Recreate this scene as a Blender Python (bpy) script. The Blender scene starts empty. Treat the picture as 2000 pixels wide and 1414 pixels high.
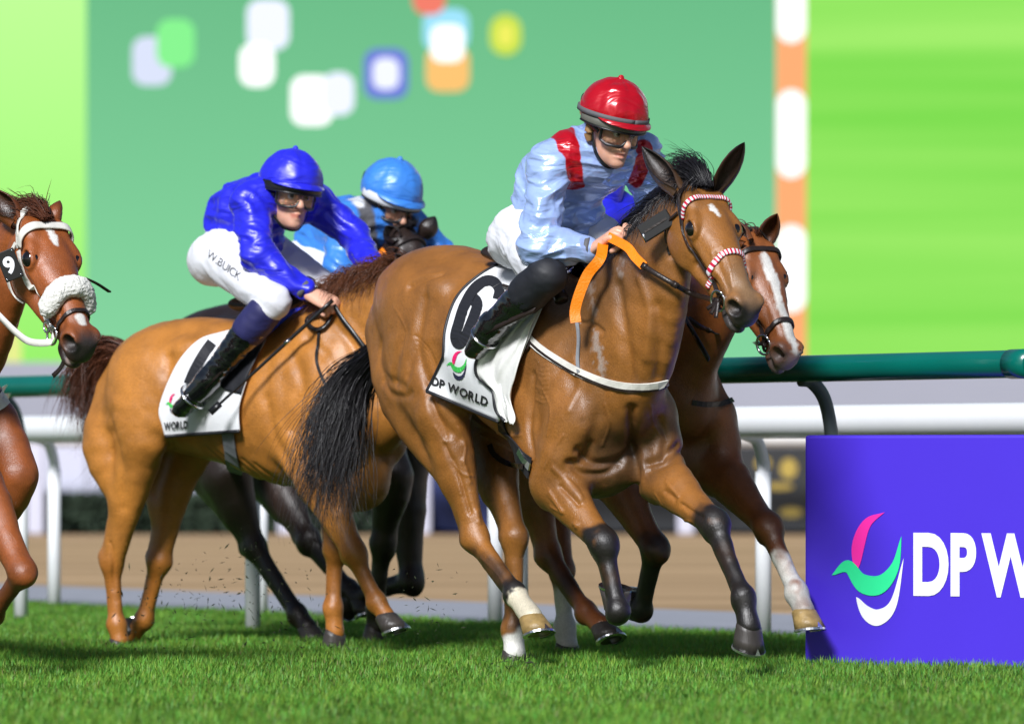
import bpy, bmesh, math, random
import numpy as np
from mathutils import Vector
from mathutils.bvhtree import BVHTree

# ------------------------------------------------------------------ camera, world, light, exposure
SC = bpy.context.scene
COL = SC.collection
FPX = 11111.0          # focal length in photograph pixels (200 mm lens, 2000 px wide)
CAMH = 0.85            # eye height
HOR = 900.0            # row of the horizon
cam_data = bpy.data.cameras.new('camera')
cam = bpy.data.objects.new('camera', cam_data)
COL.objects.link(cam)
cam.location = (0, 0, CAMH)
cam.rotation_euler = (math.radians(90), 0, 0)
cam_data.sensor_width = 36.0
cam_data.lens = 200.0
cam_data.shift_y = (HOR - 707.0) / 2000.0
cam_data.clip_start = 0.5
cam_data.clip_end = 2000.0
cam_data.dof.use_dof = True
cam_data.dof.focus_distance = 22.5
cam_data.dof.aperture_fstop = 2.8
SC.camera = cam

SUN_DIR = Vector((-0.27, -0.76, 0.62)).normalized()      # towards the floodlight bank
world = bpy.data.worlds.new('World')
SC.world = world
world.use_nodes = True
_wn = world.node_tree
_bg = _wn.nodes['Background']
_sky = _wn.nodes.new('ShaderNodeTexSky')
_sky.sky_type = 'NISHITA'
_sky.sun_disc = False
_sky.sun_elevation = math.asin(SUN_DIR.z)
_sky.sun_rotation = math.atan2(SUN_DIR.x, SUN_DIR.y)
_wn.links.new(_sky.outputs[0], _bg.inputs[0])
_bg.inputs[1].default_value = 0.06
sun_data = bpy.data.lights.new('floodlight_sun', 'SUN')
sun = bpy.data.objects.new('floodlight_sun', sun_data)
COL.objects.link(sun)
sun.rotation_euler = (-SUN_DIR).to_track_quat('-Z', 'Y').to_euler()
sun.location = SUN_DIR * 40
sun_data.energy = 5.0
sun_data.angle = math.radians(14.0)
sun_data.color = (0.98, 0.98, 1.0)
SC.view_settings.view_transform = 'Standard'
SC.view_settings.look = 'None'
SC.view_settings.gamma = 1.0
SC.view_settings.exposure = 0.0
SC.view_settings.use_curve_mapping = False
SC.render.engine = 'CYCLES'
SC.cycles.use_denoising = True
SC.cycles.max_bounces = 6
EXPO = SC.view_settings.exposure
# ------------------------------------------------------------------ helpers: colour, objects, materials
def lin(r, g, b):
    f = lambda c: (c / 255 / 12.92) if c / 255 <= 0.04045 else ((c / 255 + 0.055) / 1.055) ** 2.4
    return (f(r), f(g), f(b))

def tag(o, label=None, cat=None, group=None, kind=None):
    if label: o['label'] = label
    if cat: o['category'] = cat
    if group: o['group'] = group
    if kind: o['kind'] = kind
    return o

def empty(name, loc=(0, 0, 0), rz=0.0):
    o = bpy.data.objects.new(name, None)
    COL.objects.link(o)
    o.location = loc
    o.rotation_euler = (0, 0, rz)
    o.empty_display_size = 0.1
    return o

def mesh_obj(name, V, F, mat=None, parent=None, smooth=True, attrs=None, uv=None):
    me = bpy.data.meshes.new(name)
    V = np.asarray(V, dtype=np.float64)
    if isinstance(F, np.ndarray):
        n, k = F.shape
        me.vertices.add(len(V)); me.vertices.foreach_set('co', V.ravel())
        me.loops.add(n * k); me.loops.foreach_set('vertex_index', F.astype(np.int32).ravel())
        me.polygons.add(n)
        me.polygons.foreach_set('loop_start', np.arange(0, n * k, k, dtype=np.int32))
        me.update(calc_edges=True)
    else:
        me.from_pydata([tuple(v) for v in V], [], F)
        me.update()
    if smooth:
        me.polygons.foreach_set('use_smooth', np.ones(len(me.polygons), dtype=bool))
    if attrs:
        for an, arr in attrs.items():
            arr = np.asarray(arr, dtype=np.float32)
            if arr.ndim == 1:
                a = me.attributes.new(an, 'FLOAT', 'POINT'); a.data.foreach_set('value', arr)
            else:
                a = me.color_attributes.new(an, 'FLOAT_COLOR', 'POINT')
                if arr.shape[1] == 3:
                    arr = np.concatenate([arr, np.ones((len(arr), 1), np.float32)], 1)
                a.data.foreach_set('color', arr.ravel())
    me.validate()
    o = bpy.data.objects.new(name, me)
    COL.objects.link(o)
    if mat is not None:
        if isinstance(mat, (list, tuple)):
            for m in mat: me.materials.append(m)
        else:
            me.materials.append(mat)
    if parent is not None:
        o.parent = parent
    return o

class NT:
    def __init__(s, name):
        s.m = bpy.data.materials.new(name); s.m.use_nodes = True
        s.t = s.m.node_tree; s.b = s.t.nodes['Principled BSDF']
    def n(s, typ, **kw):
        x = s.t.nodes.new('ShaderNode' + typ)
        for k, v in kw.items():
            if k.startswith('i_'): x.inputs[k[2:].replace('_', ' ')].default_value = v
            else: setattr(x, k, v)
        return x
    def l(s, a, b): s.t.links.new(a, b)
    def set(s, **kw):
        for k, v in kw.items():
            s.b.inputs[k.replace('_', ' ')].default_value = v

def basic(name, col, rough=0.5, var=0.12, scale=8.0, bump=0.0, bscale=40.0, metal=0.0, coat=0.0, spec=0.5, sheen=0.0, stretch=None):
    """One plain surface: colour with soft mottling and an optional fine relief."""
    N = NT(name)
    N.set(Roughness=rough, Metallic=metal)
    N.b.inputs['Coat Weight'].default_value = coat
    N.b.inputs['Specular IOR Level'].default_value = spec
    N.b.inputs['Sheen Weight'].default_value = sheen
    tc = N.n('TexCoord')
    src = tc.outputs['Object']
    if stretch:
        mp = N.n('Mapping'); mp.inputs['Scale'].default_value = stretch
        N.l(src, mp.inputs[0]); src = mp.outputs[0]
    nz = N.n('TexNoise'); nz.inputs['Scale'].default_value = scale; nz.inputs['Detail'].default_value = 4
    N.l(src, nz.inputs['Vector'])
    mx = N.n('Mix', data_type='RGBA')
    c = np.array(col)
    mx.inputs[6].default_value = (*np.clip(c * (1 - var), 0, 1), 1)
    mx.inputs[7].default_value = (*np.clip(c * (1 + var), 0, 1), 1)
    N.l(nz.outputs['Fac'], mx.inputs[0]); N.l(mx.outputs[2], N.b.inputs['Base Color'])
    if bump > 0:
        n2 = N.n('TexNoise'); n2.inputs['Scale'].default_value = bscale; n2.inputs['Detail'].default_value = 3
        N.l(src, n2.inputs['Vector'])
        bp = N.n('Bump'); bp.inputs['Strength'].default_value = bump; bp.inputs['Distance'].default_value = 0.01
        N.l(n2.outputs['Fac'], bp.inputs['Height']); N.l(bp.outputs[0], N.b.inputs['Normal'])
    return N.m

def emissive(name, col, strength=1.0):
    N = NT(name)
    N.set(Roughness=0.6)
    N.b.inputs['Base Color'].default_value = (0.01, 0.01, 0.01, 1)
    N.b.inputs['Emission Color'].default_value = (*col, 1)
    N.b.inputs['Emission Strength'].default_value = strength
    return N.m

# ------------------------------------------------------------------ helpers: photograph pixel <-> place
def pix(px, py, Y):
    return np.array([(px - 1000.0) / FPX * Y, Y, CAMH + (HOR - py) / FPX * Y])

class Frame:
    """Upright frame of a runner: origin on the ground, x forward, y to its left, z up."""
    def __init__(s, px, Y, theta):
        th = math.radians(theta)
        s.h = np.array([math.sin(th), -math.cos(th), 0.0])
        s.l = np.array([math.cos(th), math.sin(th), 0.0])
        s.o = np.array([(px - 1000.0) / FPX * Y, Y, 0.0])
        s.rz = math.atan2(s.h[1], s.h[0])
    def loc(s, P):
        d = np.asarray(P, float) - s.o
        return np.stack([d @ s.h, d @ s.l, d[..., 2]], -1)
    def world(s, q):
        q = np.asarray(q, float)
        return s.o + q[..., 0:1] * s.h + q[..., 1:2] * s.l + q[..., 2:3] * np.array([0, 0, 1.0])
    def p(s, px, py, w=0.0):
        """pixel on the plane that lies w to the left of the midline, as a local point"""
        d = np.array([(px - 1000.0) / FPX, 1.0, (HOR - py) / FPX])
        c = np.array([0, 0, CAMH])
        Y = (w - (c - s.o) @ s.l) / (d @ s.l)
        return s.loc(c + Y * d)
    def ray(s, px, py):
        d = np.array([(px - 1000.0) / FPX, 1.0, (HOR - py) / FPX])
        a = s.loc(np.array([0, 0, CAMH])); b = s.loc(np.array([0, 0, CAMH]) + d)
        v = b - a
        return a, v / np.linalg.norm(v)
    def topix(s, q):
        P = s.world(np.asarray(q, float))
        return np.stack([1000 + P[..., 0] / P[..., 1] * FPX, HOR - (P[..., 2] - CAMH) / P[..., 1] * FPX], -1)

# ------------------------------------------------------------------ helpers: noise and curves
def _hash(i, j, k):
    n = (i * 374761393 + j * 668265263 + k * 2147483647) & 0xFFFFFFFF
    n = ((n ^ (n >> 13)) * 1274126177) & 0xFFFFFFFF
    return ((n ^ (n >> 16)) & 0xFFFF).astype(np.float64) / 65535.0

def vnoise(P):
    P = np.asarray(P, float)
    i = np.floor(P).astype(np.int64); f = P - i
    u = f * f * f * (f * (f * 6 - 15) + 10)
    r = 0
    for a in (0, 1):
        for b in (0, 1):
            for c in (0, 1):
                w = (u[:, 0] if a else 1 - u[:, 0]) * (u[:, 1] if b else 1 - u[:, 1]) * (u[:, 2] if c else 1 - u[:, 2])
                r = r + w * _hash(i[:, 0] + a, i[:, 1] + b, i[:, 2] + c)
    return r * 2 - 1

def catmull(P, n):
    """Resample a list of rows as a smooth curve with n points per span."""
    P = np.asarray(P, float)
    if len(P) < 3:
        t = np.linspace(0, 1, n + 1)[:, None]
        return P[0] * (1 - t) + P[-1] * t
    Q = np.vstack([2 * P[0] - P[1], P, 2 * P[-1] - P[-2]])
    out = []
    for i in range(1, len(Q) - 2):
        p0, p1, p2, p3 = Q[i - 1], Q[i], Q[i + 1], Q[i + 2]
        t = np.linspace(0, 1, n, endpoint=False)[:, None]
        out.append(0.5 * ((2 * p1) + (-p0 + p2) * t + (2 * p0 - 5 * p1 + 4 * p2 - p3) * t ** 2 + (-p0 + 3 * p1 - 3 * p2 + p3) * t ** 3))
    out.append(Q[-2][None])
    return np.vstack(out)

def unit(v):
    v = np.asarray(v, float); return v / (np.linalg.norm(v, axis=-1, keepdims=True) + 1e-12)

# ------------------------------------------------------------------ helpers: distance-field bodies
class Body:
    """A continuous body grown from many blended tapered pieces, then skinned with a quad mesh."""
    def __init__(s):
        s.prims = []; s.mods = []; s.paints = []
    # pieces -----------------------------------------------------
    def ell(s, c, r, X=None, Y=None, k=0.05, sub=False):
        c = np.asarray(c, float); r = np.asarray(r, float) * np.ones(3)
        if X is None: R = np.eye(3)
        else:
            X = unit(X); Yv = np.asarray(Y if Y is not None else (0, 1, 0), float)
            if abs(X @ unit(Yv)) > 0.95: Yv = np.array([0, 0, 1.0])
            Z = unit(np.cross(X, Yv)); Yv = np.cross(Z, X); R = np.array([X, Yv, Z])
        s.prims.append(('e', c, r, R, k, sub, c - r.max(), c + r.max()))
    def cone(s, a, b, ra, rb, k=0.05, side=(0, 1, 0), sub=False):
        """ra, rb: radius or (across side vector, other way)"""
        s.loft([a, b], [ra, rb], k=k, side=side, n=1, sub=sub)
    def loft(s, pts, rad, k=0.05, side=(0, 1, 0), n=3, sub=False):
        pts = np.asarray(pts, float)
        rad = np.array([np.asarray(r, float) * np.ones(2) for r in rad])
        A = np.hstack([pts, rad])
        if len(pts) > 2 and n > 1: A = catmull(A, n)
        A[:, 3:] = np.maximum(A[:, 3:], 0.002)
        m = A[:, 3:].max(1)[:, None]
        s.prims.append(('l', A, np.asarray(side, float), None, k, sub, (A[:, :3] - m).min(0), (A[:, :3] + m).max(0)))
    def groove(s, pts, r, depth):
        """carve (depth > 0) or raise (depth < 0) a soft line"""
        A = np.asarray(pts, float) if len(pts) > 12 else catmull(np.asarray(pts, float), 4)
        s.mods.append((A, r, depth, A.min(0) - 3 * r, A.max(0) + 3 * r))
    def paint(s, pts, rad, col, soft=0.02, rough=0.015, freq=18.0, mix=1.0):
        pts = np.asarray(pts, float).reshape(-1, 3)
        rad = np.ones(len(pts)) * np.asarray(rad, float)
        s.paints.append((pts, rad, np.asarray(col, float), soft, rough, freq, mix))
    # evaluation -------------------------------------------------
    @staticmethod
    def _d(pr, P):
        if pr[0] == 'e':
            q = (P - pr[1]) @ pr[3].T / pr[2]
            k0 = np.sqrt((q * q).sum(-1)) + 1e-9
            q2 = q / pr[2]
            k1 = np.sqrt((q2 * q2).sum(-1)) + 1e-9
            return k0 * (k0 - 1) / k1
        A, side = pr[1], pr[2]
        best = None
        for i in range(len(A) - 1):
            a, b = A[i, :3], A[i + 1, :3]
            ax = b - a; L2 = ax @ ax + 1e-12
            w = ax / math.sqrt(L2)
            u = side - (side @ w) * w
            nu = np.linalg.norm(u)
            if nu < 1e-3: u = np.cross(w, (1.0, 0, 0)); nu = np.linalg.norm(u)
            u = u / nu; v = np.cross(w, u)
            q = P - a
            t = np.clip((q @ ax) / L2, 0, 1)
            ru = A[i, 3] + (A[i + 1, 3] - A[i, 3]) * t
            rv = A[i, 4] + (A[i + 1, 4] - A[i, 4]) * t
            q = q - t[..., None] * ax
            qu, qv, qw = q @ u, q @ v, q @ w
            rw = np.minimum(ru, rv)
            e0, e1, e2 = qu / ru, qv / rv, qw / rw
            k0 = np.sqrt(e0 * e0 + e1 * e1 + e2 * e2) + 1e-9
            k1 = np.sqrt((e0 / ru) ** 2 + (e1 / rv) ** 2 + (e2 / rw) ** 2) + 1e-9
            d = k0 * (k0 - 1) / k1
            best = d if best is None else np.minimum(best, d)
        return best
    @staticmethod
    def _blend(f, d, k, sub):
        if sub:
            d = -d
            h = np.maximum(k - np.abs(f - d), 0) / k
            return np.maximum(f, d) + h * h * k * 0.25
        h = np.maximum(k - np.abs(f - d), 0) / k
        return np.minimum(f, d) - h * h * k * 0.25
    def eval(s, P, noise=True):
        f = np.full(len(P), 0.5)
        if getattr(s, '_n', 0) != len(s.prims):
            s._n = len(s.prims)
            s._lo = np.array([pr[6] - pr[4] - .03 for pr in s.prims]); s._hi = np.array([pr[7] + pr[4] + .03 for pr in s.prims])
        if len(P) <= 4000:
            live = np.where(((P[:, None] > s._lo) & (P[:, None] < s._hi)).all(2).any(0))[0]
        else:
            a, b = P.min(0), P.max(0); live = np.where(((s._lo < b) & (s._hi > a)).all(1))[0]
        for pi in live:
            pr = s.prims[pi]
            m = pr[4] + 0.03
            idx = np.where(((P > pr[6] - m) & (P < pr[7] + m)).all(1))[0]
            if len(idx):
                f[idx] = s._blend(f[idx], s._d(pr, P[idx]), pr[4], pr[5])
        return f + s._mod(P)
    def _mod(s, P):
        r_ = np.zeros(len(P))
        for A, r, depth, lo, hi in s.mods:
            idx = np.where(((P > lo) & (P < hi)).all(1))[0]
            if not len(idx): continue
            Q = P[idx]; best = np.full(len(Q), 9.0)
            for i in range(len(A) - 1):
                a = A[i]; ax = A[i + 1] - a; q = Q - a
                t = np.clip((q @ ax) / (ax @ ax + 1e-12), 0, 1)
                q = q - t[:, None] * ax
                best = np.minimum(best, (q * q).sum(1))
            r_[idx] += depth * np.exp(-best / (r * r))
        return r_
    def mesh(s, h=0.012, subdiv=True, disp=None, smooth=10, keep=None):
        mods, s.mods = (s.mods, []) if smooth else ([], s.mods)
        lo = np.min([p[6] for p in s.prims if not p[5]], 0) - 3 * h
        hi = np.max([p[7] for p in s.prims if not p[5]], 0) + 3 * h
        n = np.ceil((hi - lo) / h).astype(int) + 1
        F = np.full(n, 0.5, dtype=np.float32)
        for pr in s.prims:
            m = pr[4] * 0.6 + 3 * h
            a = np.clip(np.floor((pr[6] - m - lo) / h).astype(int), 0, n - 1)
            b = np.clip(np.ceil((pr[7] + m - lo) / h).astype(int) + 1, 0, n)
            if (b <= a).any(): continue
            g = np.stack(np.meshgrid(*[lo[i] + h * np.arange(a[i], b[i]) for i in range(3)], indexing='ij'), -1)
            sh = g.shape[:3]
            sl = tuple(slice(a[i], b[i]) for i in range(3))
            F[sl] = s._blend(F[sl].ravel().astype(float), s._d(pr, g.reshape(-1, 3)), pr[4], pr[5]).reshape(sh)
        V, Q = surface_nets(F, lo, h)
        V, Q = keep_largest(V, Q)
        V = s._project(V, Q)
        if smooth:
            V = taubin(V, Q, smooth, keep)
        if subdiv:
            V, Q = quad_subdivide(V, Q)
            if smooth:
                if keep is not None:
                    w = np.clip(keep(V), 0, 1); ix = np.where(w > 0)[0]
                    for it in range(2):
                        nn = vert_normals(V, Q)[ix]
                        V[ix] = V[ix] - nn * (w[ix] * np.clip(s.eval(V[ix]) * .85, -.008, .008))[:, None]
                V = taubin(V, Q, 3, keep)
            else:
                V = s._project(V, Q)
        if smooth:
            s.mods = mods
            V = V - vert_normals(V, Q) * s._mod(V)[:, None]
        if disp is not None:
            nn = vert_normals(V, Q)
            V = V + nn * disp(V, nn)[:, None]
        return V, Q
    def _project(s, V, Q):
        for it in range(2):
            nn = vert_normals(V, Q)
            V = V - nn * np.clip(s.eval(V) * 0.85, -0.008, 0.008)[:, None]
        return V
    def colours(s, V, base):
        C = np.tile(np.asarray(base, float), (len(V), 1))
        for pts, rad, col, soft, rough, freq, mix in s.paints:
            lo = pts.min(0) - rad.max() - soft - rough * 2; hi = pts.max(0) + rad.max() + soft + rough * 2
            idx = np.where(((V > lo) & (V < hi)).all(1))[0]
            if not len(idx): continue
            P = V[idx]; best = np.full(len(P), 9.0)
            if len(pts) == 1:
                best = np.linalg.norm(P - pts[0], axis=1) - rad[0]
            for i in range(len(pts) - 1):
                ax = pts[i + 1] - pts[i]; q = P - pts[i]
                t = np.clip((q @ ax) / (ax @ ax + 1e-12), 0, 1)
                best = np.minimum(best, np.linalg.norm(q - t[:, None] * ax, axis=1) - (rad[i] + (rad[i + 1] - rad[i]) * t))
            best = best + rough * (vnoise(P * freq) + 0.5 * vnoise(P * freq * 2.3))
            w = np.clip(0.5 - best / max(soft, 1e-4), 0, 1); w = (w * w * (3 - 2 * w) * mix)[:, None]
            C[idx] = C[idx] * (1 - w) + col * w
        return C

def surface_nets(F, lo, h):
    S = F < 0
    c = np.zeros(np.array(F.shape) - 1, dtype=np.int8)
    offs = [(a, b, d) for a in (0, 1) for b in (0, 1) for d in (0, 1)]
    for a, b, d in offs:
        c += S[a:a + c.shape[0], b:b + c.shape[1], d:d + c.shape[2]]
    I = np.argwhere((c > 0) & (c < 8))
    idx = np.full(c.shape, -1, dtype=np.int64)
    idx[tuple(I.T)] = np.arange(len(I))
    vals = {o: F[tuple((I + o).T)].astype(float) for o in offs}
    acc = np.zeros((len(I), 3)); cnt = np.zeros(len(I))
    for o in offs:
        for ax in range(3):
            if o[ax] == 0:
                o2 = list(o); o2[ax] = 1; o2 = tuple(o2)
                v0, v1 = vals[o], vals[o2]
                m = (v0 < 0) != (v1 < 0)
                t = np.where(m, v0 / np.where(m, v0 - v1, 1), 0)
                p = np.tile(np.array(o, float), (len(I), 1)); p[:, ax] = t
                acc[m] += p[m]; cnt[m] += 1
    V = lo + h * (I + acc / cnt[:, None])
    quads = []
    for ax in range(3):
        b, d = [(1, 2), (2, 0), (0, 1)][ax]
        n = list(F.shape)
        sl0 = [slice(None)] * 3; sl1 = [slice(None)] * 3
        sl0[ax] = slice(0, n[ax] - 1); sl1[ax] = slice(1, n[ax])
        for q in (b, d):
            sl0[q] = slice(1, n[q] - 1); sl1[q] = slice(1, n[q] - 1)
        s0, s1 = S[tuple(sl0)], S[tuple(sl1)]
        for flip, m in ((False, s0 & ~s1), (True, ~s0 & s1)):
            E = np.argwhere(m)
            if not len(E): continue
            E[:, b] += 1; E[:, d] += 1
            def cell(db, dd):
                K = E.copy(); K[:, b] += db; K[:, d] += dd
                return idx[tuple(K.T)]
            q = np.stack([cell(-1, -1), cell(0, -1), cell(0, 0), cell(-1, 0)], 1)
            quads.append(q[:, ::-1] if flip else q)
    return V, np.vstack(quads)

def keep_largest(V, Q):
    """drop stray islands"""
    n = len(V); lab = np.arange(n)
    for _ in range(400):
        m = lab[Q].min(1)
        new = lab.copy()
        for i in range(4): np.minimum.at(new, Q[:, i], m)
        new = new[new]
        if (new == lab).all(): break
        lab = new
    u, cn = np.unique(lab, return_counts=True)
    keep = lab == u[cn.argmax()]
    if keep.all(): return V, Q
    mp = np.cumsum(keep) - 1
    Q = Q[keep[Q[:, 0]]]
    return V[keep], mp[Q]

def quad_subdivide(V, Q):
    n = len(V)
    E = np.sort(np.stack([Q, np.roll(Q, -1, 1)], 2).reshape(-1, 2), 1)
    key = E[:, 0] * n + E[:, 1]
    uk, inv = np.unique(key, return_inverse=True)
    ev = np.stack([uk // n, uk % n], 1)
    M = (V[ev[:, 0]] + V[ev[:, 1]]) / 2
    C = V[Q].mean(1)
    V2 = np.vstack([V, M, C])
    em = inv.reshape(-1, 4) + n
    fc = np.arange(len(Q)) + n + len(uk)
    out = [np.stack([Q[:, i], em[:, i], fc, em[:, (i + 3) % 4]], 1) for i in range(4)]
    return V2, np.vstack(out)

def taubin(V, Q, n, keep=None):
    """even out the skin; keep(V) -> 1 where detail must stay"""
    E = np.stack([Q, np.roll(Q, -1, 1)], 2).reshape(-1, 2)
    deg = np.bincount(E.ravel(), minlength=len(V)).astype(float)[:, None]
    w = np.ones((len(V), 1)) if keep is None else (1 - np.clip(keep(V), 0, 1))[:, None]
    for it in range(n):
        for lam in (.55, -.57):
            S = np.stack([np.bincount(E[:, 0], V[E[:, 1], i], len(V)) + np.bincount(E[:, 1], V[E[:, 0], i], len(V)) for i in range(3)], 1)
            V = V + w * lam * (S / deg - V)
    return V

def vert_normals(V, Q):
    a = V[Q[:, 2]] - V[Q[:, 0]]; b = V[Q[:, 3]] - V[Q[:, 1]]
    fn = np.cross(a, b)
    N = np.zeros_like(V)
    for i in range(4): np.add.at(N, Q[:, i], fn)
    return unit(N)

# ------------------------------------------------------------------ helpers: tubes, straps, hair
def tube_arrays(pts, rad, sides=8, flat=None, up=(0, 0, 1), cap=True):
    """Tube along pts; rad scalar/array; flat=(w,h) gives a strap: w along 'across', h thin."""
    P = np.asarray(pts, float); n = len(P)
    T = unit(np.gradient(P, axis=0))
    upv = np.asarray(up, float)
    upv = np.tile(upv, (n, 1)) if upv.ndim == 1 else upv
    par = np.abs((T * unit(upv)).sum(1)) > 0.985
    if par.any(): upv = upv.copy(); upv[par] = (0.6, 0.8, 0.0)
    U = unit(np.cross(T, upv)); W = unit(np.cross(U, T))
    r = np.ones(n) * np.asarray(rad, float) if flat is None else np.ones(n)
    if flat is None:
        ang = np.linspace(0, 2 * math.pi, sides, endpoint=False)
        ring = np.stack([np.cos(ang), np.sin(ang)], 1)
    else:
        w, hh = flat
        ring = np.array([[-w, -hh], [w, -hh], [w * 1.0, hh], [-w, hh]]) / 2 if sides == 4 else \
            np.stack([w / 2 * np.sign(np.cos(a := np.linspace(0, 2 * math.pi, sides, endpoint=False) + math.pi / sides)) * np.abs(np.cos(a)) ** 0.5,
                      hh / 2 * np.sign(np.sin(a)) * np.abs(np.sin(a)) ** 0.5], 1)
        r = r * np.asarray(rad, float)
    k = len(ring)
    V = P[:, None, :] + r[:, None, None] * (ring[None, :, 0:1] * U[:, None, :] + ring[None, :, 1:2] * W[:, None, :])
    V = V.reshape(-1, 3)
    i = np.arange(n - 1)[:, None] * k; j = np.arange(k)[None]
    F = np.stack([i + j, i + (j + 1) % k, i + k + (j + 1) % k, i + k + j], -1).reshape(-1, 4)
    F = [tuple(f) for f in F]
    if cap:
        F += [tuple(range(k))[::-1], tuple(range((n - 1) * k, n * k))]
    return V, F

def tube(name, pts, rad, mat, parent=None, sides=8, n=6, flat=None, up=(0, 0, 1), smooth=True):
    P = catmull(pts, n) if n > 1 else np.asarray(pts, float)
    R = rad
    if np.ndim(rad) > 0:
        R = catmull(np.asarray(rad, float)[:, None], n)[:, 0] if n > 1 else np.asarray(rad)
    U = up
    if np.ndim(up) == 2:
        U = catmull(up, n) if n > 1 else np.asarray(up)
    V, F = tube_arrays(P, R, sides, flat, U)
    return mesh_obj(name, V, F, mat, parent, smooth=smooth)

def merge(parts):
    V, F, o = [], [], 0
    for v, f in parts:
        V.append(np.asarray(v)); F += [tuple(int(i) + o for i in t) for t in f]; o += len(v)
    return np.vstack(V), F

def hair_mesh(name, guides, n, width, mat, parent, seed=1, seg=10, spread=0.02, wave=0.012, tipspread=2.0, minlen=0.5, flyaway=0.06):
    """Strands as three-sided tapering threads; each follows a mix of two guide curves."""
    rng = np.random.default_rng(seed)
    G = [catmull(g, 6) for g in guides]
    t = np.linspace(0, 1, seg + 1)
    R = []
    for g in G:
        s = np.linspace(0, 1, len(g))
        R.append(np.stack([np.interp(t, s, g[:, i]) for i in range(3)], 1))
    R = np.array(R)
    a = rng.integers(0, max(1, len(R) - 1), n)
    u = rng.random(n)[:, None, None]
    b = np.minimum(a + 1, len(R) - 1)
    P = R[a] * (1 - u) + R[b] * u
    L = minlen + (1 - minlen) * rng.random(n) ** 0.7
    tt = t[None] * L[:, None]
    idx = np.clip(tt * seg, 0, seg - 1e-6); i0 = idx.astype(int); fr = (idx - i0)[..., None]
    ar = np.arange(n)[:, None]
    P = P[ar, i0] * (1 - fr) + P[ar, np.minimum(i0 + 1, seg)] * fr
    off = rng.normal(size=(n, 1, 3)) * spread
    grow = (0.35 + (tipspread - 0.35) * tt[..., None] ** 1.3)
    clump = rng.integers(0, max(2, n // 14), n)
    coff = rng.normal(size=(max(2, n // 14), 1, 3)) * spread * 1.3
    cph = rng.random((max(2, n // 14), 3)) * 6.28
    P = P + (off * 0.45 + coff[clump]) * grow
    ph = cph[clump][:, None, :] + rng.random((n, 1, 3)) * 0.7
    P = P + wave * tt[..., None] * np.sin(tt[..., None] * (5 + 3 * rng.random((n, 1, 1))) + ph)
    fly = (rng.random(n) < flyaway)[:, None, None]
    P = P + fly * rng.normal(size=(n, 1, 3)) * spread * 2.6 * tt[..., None] ** 1.2
    T = unit(np.gradient(P, axis=1))
    U = unit(np.cross(T, rng.normal(size=(n, 1, 3)))); W = np.cross(T, U)
    w = width * (0.6 + 0.8 * rng.random((n, 1, 1))) * np.clip(1.05 - t[None, :, None] ** 2.2, 0.08, 1)
    ring = [(1, 0), (-0.5, 0.87), (-0.5, -0.87)]
    V = np.stack([P + w * (c * U + s_ * W) for c, s_ in ring], 2).reshape(-1, 3)
    base = (np.arange(n) * (seg + 1) * 3)[:, None, None] + (np.arange(seg) * 3)[None, :, None]
    F = []
    for j in range(3):
        k = (j + 1) % 3
        F.append(np.stack([base[..., 0] + j, base[..., 0] + k, base[..., 0] + 3 + k, base[..., 0] + 3 + j], -1).reshape(-1, 4))
    return mesh_obj(name, V, np.vstack(F), mat, parent)
# ------------------------------------------------------------------ setting: ground, track, rails, boards, screen
BUILD = set('setting hero chest dark blaze left riders tack'.split())
TD = unit(np.array([4.55, -6.89, 0.0]))            # along the track, towards the camera
TL = np.array([-TD[1], TD[0], 0.0])                # across it, away from the camera
RP = np.array([2.032, 22.58, 0.0])                 # a point under the green rail
def trk(a, b, z=0.0):                               # a metres along, b metres beyond the green rail
    return RP + TD * a + TL * b + np.array([0, 0, z])

def box_arrays(c, sx, sy, sz, X=(1, 0, 0), Y=(0, 1, 0), bev=0.0):
    X, Y = np.asarray(X, float), np.asarray(Y, float); Z = np.cross(X, Y); c = np.asarray(c, float)
    V = [c + X * sx * a / 2 + Y * sy * b / 2 + Z * sz * d / 2 for a in (-1, 1) for b in (-1, 1) for d in (-1, 1)]
    F = [(0, 1, 3, 2), (4, 6, 7, 5), (0, 4, 5, 1), (2, 3, 7, 6), (0, 2, 6, 4), (1, 5, 7, 3)]
    return np.array(V), F

def box(name, c, sx, sy, sz, mat, parent=None, X=(1, 0, 0), Y=(0, 1, 0), bevel=0.0):
    V, F = box_arrays(c, sx, sy, sz, X, Y)
    o = mesh_obj(name, V, F, mat, parent, smooth=False)
    if bevel:
        m = o.modifiers.new('bevel', 'BEVEL'); m.width = bevel; m.segments = 2
    return o

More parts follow.
